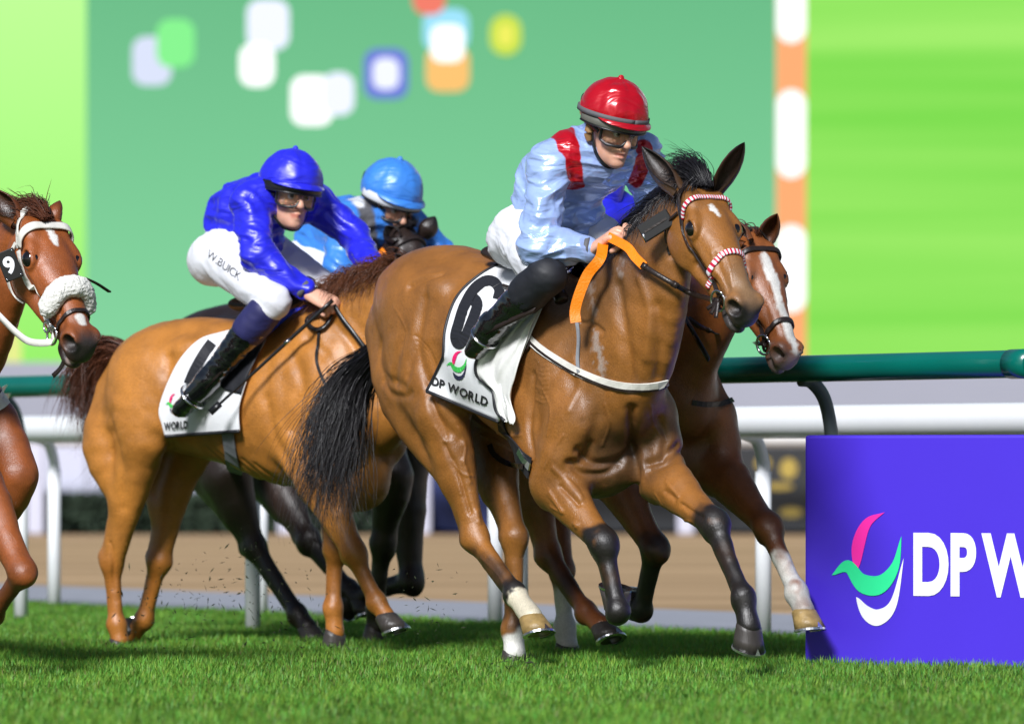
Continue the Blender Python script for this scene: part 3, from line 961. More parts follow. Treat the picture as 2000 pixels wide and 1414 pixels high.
def ear_mesh(name, base, tip, front, parent, width=0.043, outer=(.09, .045, .02), inner=(.03, .016, .010), tipc=(.012, .010, .009), mat=None):
    """a cupped pointed ear: a leaf rolled round its axis, open to the front"""
    base, tip = np.asarray(base, float), np.asarray(tip, float)
    ax = tip - base; L = np.linalg.norm(ax); a = ax / L
    f = np.asarray(front, float); f = unit(f - (f @ a) * a); sd = np.cross(a, f)
    nu, nv = 20, 19
    u = np.linspace(0, 1, nu); V = []; Cc = []
    outer, inner, tipc = map(np.array, (outer, inner, tipc))
    for lay, thick in enumerate((0.0, 0.006)):
        for ui in u:
            r = width * np.interp(ui, [0, .12, .3, .5, .7, .85, .95, 1], [.70, .80, .98, 1.0, .82, .52, .22, .03])
            gap = np.interp(ui, [0, .12, .3, .6, 1], [.25, .7, 1.5, 1.9, 1.6])
            for vj in np.linspace(-1, 1, nv):
                ang = math.pi + vj * (math.pi - gap * 0.5)
                rr = max(r - thick, 0.0004)
                bend = -0.010 * math.sin(ui * math.pi) + 0.012 * ui ** 2
                V.append(base + a * (L * ui) + rr * (math.cos(ang) * f * 0.78 + math.sin(ang) * sd) + bend * f)
                w = min(max((ui - .55) / .4, 0), 1)
                edge = abs(vj) ** 4
                c = (outer if lay == 0 else inner * (1 - .0) + outer * .5 * (abs(vj) > .55) * (ui < .5))
                c = c * (1 - .6 * edge) ; Cc.append(c * (1 - w) + tipc * w)
    F = []
    off = nu * nv
    for i in range(nu - 1):
        for j in range(nv - 1):
            q = (i * nv + j, i * nv + j + 1, (i + 1) * nv + j + 1, (i + 1) * nv + j)
            F.append(q); F.append(tuple(x + off for x in q[::-1]))
        for j in (0, nv - 1):
            F.append((i * nv + j, (i + 1) * nv + j, (i + 1) * nv + j + off, i * nv + j + off))
    return mesh_obj(name, V, F, mat or M_COAT, parent, attrs={'Col': np.array(Cc)})

def hoof_meshes(cor, toe, mat, parent, S=1.0):
    cor, toe = np.asarray(cor, float), np.asarray(toe, float)
    t = unit(toe - cor)
    lat = np.array([0, 1.0, 0])
    a = math.atan2(-t[2], t[0]) + math.radians(47)
    n = np.array([math.cos(a), 0, -math.sin(a)])
    f = np.array([math.sin(a), 0, math.cos(a)])
    rings = []
    K = 20
    def ring(dep, fw, rl, rf, rb):
        out = []
        for q in range(K):
            g = 2 * math.pi * q / K
            c, s_ = math.cos(g), math.sin(g)
            out.append(cor + n * dep * S + f * (fw + (rf if c > 0 else rb) * c) * S + lat * rl * s_ * S)
        return out
    specs = [(-0.012, -0.004, 0.036, 0.036, 0.034), (0.0, 0.0, 0.050, 0.047, 0.046), (0.008, 0.002, 0.051, 0.050, 0.048), (0.040, 0.015, 0.057, 0.058, 0.050), (0.075, 0.030, 0.064, 0.066, 0.055)]
    V = []
    for sp in specs: V += ring(*sp)
    F = []
    for i in range(len(specs) - 1):
        for q in range(K):
            F.append((i * K + q, (i + 1) * K + q, (i + 1) * K + (q + 1) % K, i * K + (q + 1) % K))
    F.append(tuple(range((len(specs) - 1) * K, len(specs) * K))[::-1])
    hoof = mesh_obj('hoof', V, F, mat, parent)
    # shoe: a rim open at the heel with a toe clip
    V = []; F = []
    angs = np.linspace(-2.6, 2.6, 25)
    for g in angs:
        c, s_ = math.cos(g), math.sin(g)
        for (dep, rr) in ((0.0755, 1.03), (0.084, 1.04), (0.084, 0.72), (0.0755, 0.72)):
            V.append(cor + n * dep * S + f * (0.030 + (0.066 if c > 0 else 0.055) * c * rr) * S + lat * 0.064 * s_ * rr * S)
    for i in range(len(angs) - 1):
        for q in range(4):
            F.append((i * 4 + q, i * 4 + (q + 1) % 4, (i + 1) * 4 + (q + 1) % 4, (i + 1) * 4 + q))
    F += [(0, 1, 2, 3), tuple(range(len(V) - 1, len(V) - 5, -1))]
    b = len(V)
    for sg, hh in ((-0.012, 0.0755), (0.012, 0.0755), (0.0, 0.052)):
        k = (0.075 - hh) / 0.075
        V.append(cor + n * hh * S + f * (0.030 + 0.070 - 0.036 * k) * S + lat * sg * S)
    F.append((b, b + 1, b + 2))
    mesh_obj('horseshoe', V, F, M_SHOE, hoof, smooth=False)
    return hoof

def head_frame(J):
    P0, P1 = J['poll'], J['nose']
    X = unit(P1 - P0)
    Yv = np.asarray(J.get('headside', (0, 1, 0)), float)
    Yv = unit(Yv - (Yv @ X) * X); Z = np.cross(X, Yv)
    s = np.linalg.norm(P1 - P0) / 0.60
    return P0, X, Yv, Z, s

def add_head(B, J, mouth=True):
    P0, X, Yv, Z, s = head_frame(J)
    g = lambda x, y, z: P0 + s * (x * X + y * Yv + z * Z)
    R = lambda *a: np.array(a) * s
    side = Yv
    # skull from poll to nose
    B.loft([g(-0.01, 0, -0.075), g(0.08, 0, -0.068), g(0.17, 0, -0.062), g(0.26, 0, -0.064), g(0.36, 0, -0.066), g(0.46, 0, -0.066), g(0.54, 0, -0.068)],
           [R(.070, .064), R(.088, .074), R(.096, .072), R(.086, .070), R(.068, .066), R(.057, .058), R(.054, .052)], k=0.03 * s, side=side)
    # jaw and cheek
    for e in (-1, 1):
        B.ell(g(0.130, e * 0.066, -0.150), R(.130, .036, .105), X=X, Y=Yv, k=0.022 * s)
        B.loft([g(0.20, e * 0.046, -0.205), g(0.32, e * 0.036, -0.170), g(0.44, e * 0.026, -0.138)], [R(.026, .030), R(.024, .032), R(.022, .028)], k=0.03 * s, side=side)
        # brow, cheek-bone ridge, temple
        B.ell(g(0.142, e * 0.088, -0.030), R(.044, .020, .022), X=X, Y=Yv, k=0.03 * s)
        B.cone(g(0.215, e * 0.086, -0.078), g(0.37, e * 0.060, -0.086), 0.014 * s, 0.009 * s, k=0.025 * s)
        B.ell(g(0.06, e * 0.066, -0.03), R(.055, .03, .03), X=X, Y=Yv, k=0.03 * s)
        # eye rims
        B.ell(g(0.176, e * 0.100, -0.050), R(.046, .020, .036), X=X, Y=Yv, k=0.018 * s)
        # nostril wings
        B.ell(g(0.545, e * 0.050, -0.054), R(.046, .026, .041), X=X + 0.1 * Z, Y=Yv, k=0.03 * s)
    B.loft([g(0.24, 0, -0.16), g(0.38, 0, -0.14), g(0.50, 0, -0.122)], [R(.034, .022), R(.030, .024), R(.030, .024)], k=0.04 * s, side=side)
    # muzzle, upper lip, lower lip, chin
    B.ell(g(0.545, 0, -0.078), R(.056, .058, .052), X=X, Y=Yv, k=0.03 * s)
    B.ell(g(0.580, 0, -0.102), R(.032, .046, .038), X=X, Y=Yv, k=0.022 * s)
    B.ell(g(0.556, 0, -0.156), R(.046, .040, .026), X=X + 0.10 * Z, Y=Yv, k=0.008 * s)
    B.ell(g(0.512, 0, -0.158), R(.038, .036, .030), X=X, Y=Yv, k=0.02 * s)
    for e in (-1, 1):
        B.groove([g(-.02, e * .085, -.10), g(.0, e * .09, -.17), g(.04, e * .085, -.235), g(.12, e * .07, -.275)], .022 * s, .018 * s)      # behind the jaw
        # nostril opening, flared
        B.ell(g(0.568, e * 0.066, -0.056), R(.038, .026, .031), X=X + 0.25 * Z + e * 0.2 * Yv, Y=Yv, k=0.012 * s, sub=True)
        B.ell(g(0.562, e * 0.050, -0.058), R(.024, .028, .020), X=X, Y=Yv, k=0.012 * s, sub=True)
        # corner of the mouth
        B.groove([g(0.606, e * 0.014, -0.134), g(0.578, e * 0.043, -0.132), g(0.53, e * 0.054, -0.122), g(0.485, e * 0.054, -0.112)], 0.008 * s, 0.013 * s)
        # hollow above the eye, line below the cheek bone
        B.groove([g(0.105, e * 0.086, -0.030), g(0.125, e * 0.096, -0.045)], 0.020 * s, 0.008 * s)
        B.groove([g(0.24, e * 0.088, -0.112), g(0.33, e * 0.066, -0.114), g(0.42, e * 0.054, -0.102)], 0.016 * s, 0.007 * s)
        B.groove([g(0.33, e * 0.060, -0.03), g(0.42, e * 0.054, -0.045), g(0.50, e * 0.056, -0.05)], 0.014 * s, 0.006 * s)
        # eyelids
        B.ell(g(0.180, e * 0.118, -0.043), R(.033, .026, .023), X=X - 0.25 * Z, Y=Yv, k=0.006 * s, sub=True)
        B.groove([g(0.144, e * 0.104, -0.030), g(0.174, e * 0.106, -0.016), g(0.210, e * 0.102, -0.030)], 0.005 * s, -0.004 * s)
        B.groove([g(0.146, e * 0.106, -0.076), g(0.178, e * 0.108, -0.088), g(0.212, e * 0.104, -0.078)], 0.006 * s, 0.004 * s)
    return g, s

def u_(a, b): return unit(np.asarray(b, float) - np.asarray(a, float))

def build_horse(name, fr, J, legs, coat, neck, paintfn=None, mat=None, res=0.012, fine=True, S=1.0, groovefn=None, hoofmats=None, rear=True, headless=False, trunkw=1.0, barrel=1.0, LS=1.2, deep=1.0):
    """J: withers, croup, dock, poll, nose in local coordinates. legs: nf ff nh fh -> five points."""
    root = empty(name, fr.o, fr.rz)
    B = Body()
    W, C = J['withers'], J['croup']
    sx = (W[0] - C[0]) / 0.70
    def T(x, y, z):
        z = z * (1 + (deep - 1) * min(max((x + .95) / .4, 0), 1))
        q = min(max(-x / 0.70, -0.3), 1.25)
        return np.array([W[0] + x * sx, W[1] + (C[1] - W[1]) * q + y * S * trunkw, W[2] + (C[2] - W[2]) * q + z * S])
    st = [(-1.20, -.34, .10, .09), (-1.10, -.30, .21, .17), (-0.98, -.27, .26, .225), (-.82, -.265, .272, .255), (-.65, -.275, .262, .255), (-.48, -.30, .255, .262), (-.30, -.335, .275, .285),
          (-.12, -.365, .305, .285), (.06, -.375, .305, .255), (.22, -.39, .265, .225), (.34, -.42, .205, .185), (.42, -.45, .14, .13)]
    B.loft([T(x, 0, z) for x, z, _, _ in st], [(w * S * trunkw, hz * S * (1 + (deep - 1) * min(max((x + .95) / .4, 0), 1))) for x, _, hz, w in st], k=0.05, side=(0, 1, 0), n=2)
    # withers and spine ridge
    B.loft([T(.26, 0, -.14), T(.10, 0, -.06), T(-.04, 0, -.045), T(-.20, 0, -.075), T(-.45, 0, -.075), T(-.68, 0, -.05), T(-.9, 0, -.06), T(-1.1, 0, -.14)],
           [(.045, .06), (.05, .06), (.05, .055), (.07, .05), (.09, .05), (.10, .05), (.09, .05), (.05, .05)], k=0.10, side=(0, 1, 0), n=2)
    for sd, key in ((-1, 'n'), (1, 'f')):
        Y = np.array([0, sd * 1.0, 0])
        S0, S_ = S, S * LS
        # ---------------- hind leg
        stf, hk, fet, cor, toe = [np.asarray(q, float) for q in legs[key + 'h']]
        u1, u2 = unit(stf - hk), unit(fet - hk)
        out = -(u1 + u2); out[1] = 0
        if np.linalg.norm(out) < 0.25: out = np.array([-1.0, 0, 0.0])
        out = unit(out)
        if out[0] > 0: out = -out
        hip = T(-.80, sd * .14, -.24)
        B.ell(T(-.60, sd * .19, -.13), (.09 * S, .05 * S, .06 * S), k=0.08)                     # hip bone
        B.ell(T(-.88, sd * .14, -.18), (.21 * S, .12 * S, .15 * S), k=0.08)                     # gluteals
        mid = (hip + stf) / 2
        B.loft([hip, mid + np.array([-.04, sd * .02, 0]) * S, stf + Y * .015], [(.135 * S, .24 * S), (.125 * S, .22 * S), (.092 * S, .13 * S)], k=0.07, n=3)
        but = T(-1.13, sd * .10, -.32)
        gb = stf * 0.50 + hk * 0.50
        B.loft([but, (but * .55 + gb * .45) + np.array([-.075, sd * .03, -.01]) * S, gb + out * .058 * S], [(.095 * S, .12 * S), (.10 * S, .125 * S), (.048 * S, .05 * S)], k=0.07, n=3)
        B.loft([stf + Y * .012, stf * .65 + hk * .35 + out * .012, stf * .3 + hk * .7, hk], [(.088 * S, .115 * S), (.080 * S, .098 * S), (.050 * S, .064 * S), (.043 * S, .054 * S)], k=0.05, n=3)
        S = S_
        hp = hk + out * .052 * S + u1 * .018 * S                                                   # point of hock
        B.ell(hk + out * .004, (.048 * S, .040 * S, .054 * S), X=out, Y=Y, k=0.03)
        B.cone(hk, hp, .030 * S, .023 * S, k=0.025)
        B.cone(hp, stf * .45 + hk * .55 + out * .045 * S, .013 * S, .034 * S, k=0.03)               # tendon
        c1 = hk * .84 + fet * .16
        B.loft([hk, c1, (c1 + fet) / 2, fet], [(.038 * S, .045 * S), (.030 * S, .038 * S), (.0255 * S, .033 * S), (.028 * S, .034 * S)], k=0.03, n=2)
        B.cone(hk + out * .030 * S + u2 * .03, fet + out * .020 * S - u2 * .02, .017 * S, .015 * S, k=0.016)
        B.ell(fet, (.034 * S, .036 * S, .040 * S), k=0.03)
        B.ell(fet + out * .018 * S, (.022 * S, .026 * S, .026 * S), k=0.02)
        B.cone(fet, cor, (.031 * S, .033 * S), (.037 * S, .038 * S), k=0.025)
        S = S0
        # ---------------- fore leg
        elb, kn, fet, cor, toe = [np.asarray(q, float) for q in legs[key + 'f']]
        shp = T(.33, sd * .155, -.50); shp[0] += 0.18 * (elb[0] - T(.12, 0, 0)[0]); shp[2] += 0.25 * (elb[2] - T(0, 0, -.75)[2])
        sc = T(-.02, sd * .085, -.13)
        B.loft([sc, (sc + shp) / 2 + Y * .03, shp], [(.05 * S, .12 * S), (.08 * S, .15 * S), (.09 * S, .12 * S)], k=0.06, n=3)
        B.loft([shp, (shp + elb) / 2 + Y * .014, elb], [(.09 * S, .12 * S), (.09 * S, .115 * S), (.082 * S, .10 * S)], k=0.05, n=2)
        B.loft([T(-.04, sd * .18, -.36), elb * .6 + T(-.02, sd * .2, -.45) * .4, elb + np.array([-.02, 0, .02])], [(.07 * S, .14 * S), (.07 * S, .11 * S), (.055 * S, .07 * S)], k=0.05, n=2)
        fa = unit(kn - elb); fwd = np.cross(np.array([0, 1.0, 0]), fa); fwd = -fwd if fwd[0] < 0 else fwd
        B.ell(elb - fwd * .065 * S - fa * .01, (.042 * S, .036 * S, .052 * S), k=0.035)               # point of elbow
        B.loft([elb, elb * .75 + kn * .25 + fwd * .008, elb * .42 + kn * .58, elb * .12 + kn * .88, kn], [(.080 * S, .098 * S), (.080 * S, .095 * S), (.062 * S, .070 * S), (.052 * S, .054 * S), (.050 * S, .050 * S)], k=0.04, n=2)
        S = S_
        B.ell(kn + fwd * .008, (.041 * S, .045 * S, .062 * S), X=fwd, Y=Y, k=0.03)
        B.ell(kn + fwd * .02 * S + u_(kn, fet) * .03 * S, (.026 * S, .038 * S, .028 * S), X=fwd, Y=Y, k=0.015)
        B.ell(kn - fwd * .036 * S + fa * .006, (.024 * S, .026 * S, .028 * S), k=0.02)              # pisiform at the back of the knee
        u2 = unit(fet - kn)
        b2 = np.cross(np.array([0, 1.0, 0]), u2); b2 = -b2 if b2[0] > 0 else b2
        if u2[2] > -0.2: b2 = -b2
        c1 = kn * .78 + fet * .22
        B.loft([kn, c1, (c1 + fet) / 2, fet], [(.040 * S, .044 * S), (.031 * S, .036 * S), (.0265 * S, .031 * S), (.029 * S, .033 * S)], k=0.03, n=2)
        B.cone(kn + b2 * .028 * S + u2 * .03, fet + b2 * .020 * S - u2 * .02, .015 * S, .014 * S, k=0.014)
        B.ell(fet, (.034 * S, .036 * S, .040 * S), k=0.03)
        B.ell(fet + b2 * .020 * S, (.022 * S, .026 * S, .026 * S), k=0.02)
        B.cone(fet, cor, (.030 * S, .032 * S), (.036 * S, .037 * S), k=0.025)
        S = S0
        # breast muscle of this side
        pc = T(.375, sd * .10, -.50); pc[2] = 0.75 * pc[2] + 0.25 * (shp[2])
        B.ell(pc, (.085 * S, .098 * S, .145 * S), k=0.028)
        B.loft([T(.36, sd * .05, -.60), (T(.33, sd * .09, -.66) + elb) / 2 + np.array([.03, 0, -.02]), elb * .8 + kn * .2 + np.array([.01, -sd * .02, 0])], [(.06 * S, .07 * S), (.06 * S, .07 * S), (.045 * S, .045 * S)], k=0.045, n=2)
    B.ell(T(.20, 0, -.63), (.2 * S, .10 * S, .085 * S), k=0.06)
    B.ell(T(.27, 0, -.69), (.15 * S, .135 * S, .115 * S), k=0.06)                                      # brisket
    # neck
    B.loft([q for q, _ in neck], [r for _, r in neck], k=0.09, side=(0, 1, 0), n=3)
    g, hs = (None, None)
    if not headless:
        g, hs = add_head(B, J)
    if groovefn: groovefn(B, T, g)
    # coat
    hk_ = None
    if not headless:
        hc = g(.40, 0, -.08); hr = .30
        hc2 = g(.18, 0, -.05)
        hk_ = lambda P: np.clip((.17 - np.minimum(np.linalg.norm(P - g(.56, 0, -.09), axis=1), np.linalg.norm(P - hc2, axis=1))) / .05, 0, 1) * .9
    V, Q = B.mesh(res, fine, disp=lambda P, nn: .0022 * vnoise(P * 11) + .0012 * vnoise(P * 26), smooth=14, keep=hk_)
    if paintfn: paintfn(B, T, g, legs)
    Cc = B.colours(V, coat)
    body = mesh_obj('body', V, Q, mat or M_COAT, root, attrs={'Col': Cc})
    for key in ('nf', 'ff', 'nh', 'fh'):
        hoof_meshes(legs[key][3], legs[key][4], (hoofmats or {}).get(key, M_HOOF), root, S)
    if not headless:
        for e in (-1, 1):
            c = g(0.179, e * 0.087, -0.049)
            r = 0.0375 * hs
            bm = bmesh.new(); bmesh.ops.create_uvsphere(bm, u_segments=24, v_segments=16, radius=r)
            me = bpy.data.meshes.new('eye'); bm.to_mesh(me); bm.free(); me.materials.append(M_EYE)
            me.polygons.foreach_set('use_smooth', np.ones(len(me.polygons), dtype=bool))
            o = bpy.data.objects.new('eye', me); COL.objects.link(o); o.location = c; o.parent = root
    return root, B, T, g, hs

def march(B, fr, pts, off=0.0, t0=None, its=34):
    """where the sight lines through these photograph points meet a body (local coordinates)"""
    a = np.array([fr.ray(*p)[0] for p in pts]); d = np.array([fr.ray(*p)[1] for p in pts])
    t = np.full(len(pts), (np.linalg.norm(fr.o) - 2.6) if t0 is None else t0)
    for _ in range(its):
        f = B.eval(a + d * t[:, None])
        t = t + np.clip(f - off, -0.05, 0.48) * 0.95
    return a + d * t[:, None]

def lines_on(B, fr, specs):
    """soft grooves and ridges traced over a body: [(points, radius, depth), ...]"""
    specs = [(catmull(np.array(a, float), 7), r, d) for a, r, d in specs]
    allp = [q for s_ in specs for q in s_[0]]
    P = march(B, fr, allp, its=60); k = 0
    for pts, r, dep in specs:
        B.groove(P[k:k + len(pts)], r, dep * 1.25); k += len(pts)
# ------------------------------------------------------------------ horse 1: bay leading the field
BAY = np.array(lin(156, 101, 44)) * 0.86
BLK = np.array((0.014, 0.011, 0.010))
WHT = np.array((0.72, 0.70, 0.66))
F1 = Frame(1095, 22.9, 31)
p = F1.p
J1 = dict(withers=p(1095, 535), croup=p(912, 497), dock=p(790, 590), poll=p(1374, 364), nose=p(1478, 598))
nf_f = p(1207, 1195, -.15)
nf_c = nf_f + np.array([-.055, .028, .004])
L1 = dict(nf=[p(1083, 945, -.19), p(1178, 1060, -.16), nf_f, nf_c, nf_c + np.array([-.05, .0, .085])],
          ff=[p(1290, 930, .17), p(1394, 1022, .15), p(1452, 1168, .12), p(1463, 1222, .12), p(1478, 1288, .12)],
          nh=[p(868, 805, -.20), p(928, 1050, -.14), p(1006, 1160, -.13), p(1038, 1205, -.13), p(1084, 1246, -.13)],
          fh=[p(960, 860, .17), p(1005, 1050, .11), p(1002, 1228, .10), p(1005, 1274, .10), p(1016, 1318, .10)])
neck1 = [(p(1156, 722), (.175, .31)), (p(1200, 690), (.17, .32)), (p(1242, 618), (.142, .295)), (p(1280, 530), (.104, .225)), (p(1314, 448), (.072, .15)), (p(1350, 398), (.062, .09))]

def paint1(B, T, g, legs):
    for k in ('nf', 'ff'):
        e, kn, f, c, t = legs[k]
        B.paint([e * .28 + kn * .72, kn], [.0, .07], BLK * 1.6, soft=.12, rough=.02, mix=.85)
        B.paint([kn, f, c, t], .085, BLK, soft=.03)
        B.paint([kn * .6 + f * .4, f * .7 + kn * .3], [.03, .02], BAY * .35, soft=.05, mix=.5)
    e, kn, f, c, t = legs['nh']
    B.paint([kn * .8 + e * .2 + np.array([-.06, 0, 0]), kn + np.array([-.06, 0, 0]), f], [.02, .03, .07], BLK, soft=.06, mix=.85)
    B.paint([f, c], [.075, .085], BLK, soft=.04)
    B.paint([f * .55 + c * .45, c], [.06, .09], WHT * np.array([1, .93, .75]), soft=.025, rough=.02, freq=40)
    e, kn, f, c, t = legs['fh']
    B.paint([kn * .3 + f * .7 + np.array([-.02, .03, 0]), f], [.02, .06], BLK, soft=.05, mix=.9)
    B.paint([f * .2 + c * .8, c], [.08, .10], WHT, soft=.03)
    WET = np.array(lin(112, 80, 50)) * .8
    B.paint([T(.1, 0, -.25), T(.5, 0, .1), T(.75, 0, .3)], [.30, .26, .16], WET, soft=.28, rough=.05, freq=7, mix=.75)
    # darker back of the thigh, breast between the fore legs, knees and throat are browner; the breast tone also paints in shade
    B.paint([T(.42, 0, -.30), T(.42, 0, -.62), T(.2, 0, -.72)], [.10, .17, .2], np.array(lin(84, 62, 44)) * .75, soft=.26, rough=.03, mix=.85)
    # face
    B.paint([g(.46, 0, -.03), g(.56, 0, -.05)], [.05, .08], np.array((.20, .13, .075)), soft=.08, rough=.012, mix=.7)
    B.paint([g(.54, 0, -.15), g(.60, 0, -.09)], [.085, .07], np.array((.05, .042, .040)), soft=.07, rough=.012)
    for e_ in (-1, 1):
        B.paint([g(.55, e_ * .05, -.05), g(.585, e_ * .05, -.055)], [.03, .038], BLK, soft=.03, rough=.004)
        B.paint([g(.177, e_ * .09, -.053)], .034, BLK * 2.5, soft=.022, rough=.004)
        B.paint([g(.23, e_ * .08, -.085), g(.30, e_ * .06, -.085)], .022, BAY * .62, soft=.03, mix=.8)
        B.paint([g(.52, e_ * .04, -.10)], .02, np.array((.22, .16, .12)), soft=.05, mix=.8)
        B.paint([g(-.02, e_ * .07, -.02)], .05, BAY * .35, soft=.06)
    B.paint([g(.36, 0, 0), g(.52, 0, -.02)], [.02, .04], np.array((.20, .12, .06)), soft=.06, mix=.5)
    P = march(B, F1, [(1155, 560), (1160, 610), (1162, 650), (1170, 690), (1175, 720), (1218, 500), (1212, 530), (1150, 640), (1185, 690)])
    FO = np.array((.42, .40, .38))
    B.paint(P[2:5], [.010, .020, .014], FO, soft=.03, rough=.022, freq=55, mix=.55)
    B.paint(P[5:7], [.014, .014], FO, soft=.035, rough=.02, freq=45, mix=.4)
    B.paint(P[0:2], [.02, .015], FO, soft=.04, rough=.022, freq=50, mix=.28)
    B.paint([g(.115, -.008, .01), g(.15, -.004, .01)], [.017, .010], WHT, soft=.008, rough=.010, freq=60)

def groove1(B, T, g):
    sp = []
    def line(pts, r, d): sp.append((pts, r, d))
    line([(830, 585), (822, 640), (815, 690), (835, 740)], .026, .008)
    line([(748, 745), (765, 770), (790, 775), (802, 768)], .018, .006)
    line([(790, 650), (775, 700), (770, 745)], .03, .008)
    line([(800, 560), (830, 545), (860, 535)], .02, .010)
    line([(835, 745), (845, 800), (870, 850)], .020, .012)
    line([(1130, 880), (1160, 905), (1205, 900), (1238, 875)], .018, .016)
    line([(1155, 870), (1140, 900), (1110, 905)], .016, .012)
    line([(1234, 800), (1236, 850), (1240, 920), (1240, 965)], .020, .022)
    line([(1265, 905), (1290, 895), (1325, 870)], .016, .014)
    line([(1290, 820), (1300, 860), (1290, 895)], .018, .010)
    line([(1180, 750), (1170, 810), (1150, 870)], .03, .009)
    line([(1095, 720), (1130, 760), (1140, 820)], .035, .008)
    line([(1205, 560), (1215, 630), (1225, 700), (1232, 760)], .030, .016)
    line([(1282, 600), (1290, 660), (1285, 740)], .026, .012)
    line([(1250, 545), (1270, 610), (1262, 700)], .022, -.008)
    line([(1095, 950), (1130, 985), (1160, 1025)], .010, .008)
    line([(1072, 960), (1100, 1000), (1140, 1040)], .008, -.005)
    line([(1300, 960), (1340, 990), (1370, 1010)], .012, .007)
    line([(870, 870), (900, 940), (918, 1000)], .012, .009)
    line([(905, 900), (925, 970), (935, 1020)], .010, -.006)
    # traced from the photograph: muscle edges (carved) and veins (raised)
    line([(829, 564), (820, 606), (814, 648), (805, 690), (796, 733)], .024, .007)
    line([(745, 666), (742, 708), (754, 738), (790, 756)], .022, .006)
    line([(841, 786), (862, 822), (898, 858)], .018, .008)
    line([(1133, 630), (1157, 634), (1176, 648)], .010, .009)
    line([(1040, 733), (1037, 787), (1034, 841), (1040, 890)], .018, .010)
    line([(1115, 907), (1139, 925), (1181, 925), (1211, 907)], .016, .012)
    line([(1268, 918), (1300, 905), (1335, 880)], .016, .012)
    line([(1120, 700), (1132, 750), (1112, 800)], .020, -.006)
    line([(1082, 915), (1120, 955), (1152, 1005)], .012, -.006)
    vein = lambda pts, h=.0030: line(pts, .0055, -h)
    vein([(850, 835), (874, 872), (890, 920), (900, 965)]); vein([(895, 835), (910, 870), (905, 905)]); vein([(880, 900), (902, 925), (925, 930)])
    vein([(1068, 965), (1108, 1010), (1146, 1034)]); vein([(1075, 990), (1100, 1005), (1125, 1030)]); vein([(1105, 930), (1130, 960), (1150, 1000)])
    vein([(1280, 965), (1312, 1008), (1350, 1018)]); vein([(1300, 940), (1330, 975), (1362, 1000)])
    vein([(1060, 760), (1075, 800), (1068, 850)], .003); vein([(1100, 850), (1080, 880), (1064, 915)], .003); vein([(1180, 790), (1190, 830), (1176, 870)], .003)
    vein([(1270, 790), (1278, 830), (1300, 860)], .003); vein([(900, 800), (940, 830), (985, 850), (1020, 850)], .003); vein([(940, 850), (970, 862), (1005, 880)], .003)
    vein([(1378, 470), (1392, 500), (1398, 530), (1390, 560)], .003); vein([(1410, 480), (1424, 520), (1430, 560)], .0026); vein([(1398, 530), (1412, 548), (1420, 575)], .0026)
    vein([(770, 600), (790, 640), (786, 690)], .002); vein([(1390, 1080), (1410, 1120), (1432, 1150)], .003); vein([(940, 1090), (965, 1115), (985, 1145)], .003)
    for i in range(10):
        a = 700 + i * 9
        line([(1046 + (i % 3) * 5, a), (1056 + (i % 2) * 6, a + 6), (1070, a + 4)], .005, -.0022)
    # folded skin in front of the stifle
    for i in range(9):
        y0 = 655 + i * 10
        line([(808 + i * 2, y0), (835 + i * 1.2, y0 + 24 + i), (852, y0 + 60 - i * 2)], .0065, .003)
    lines_on(B, F1, sp)

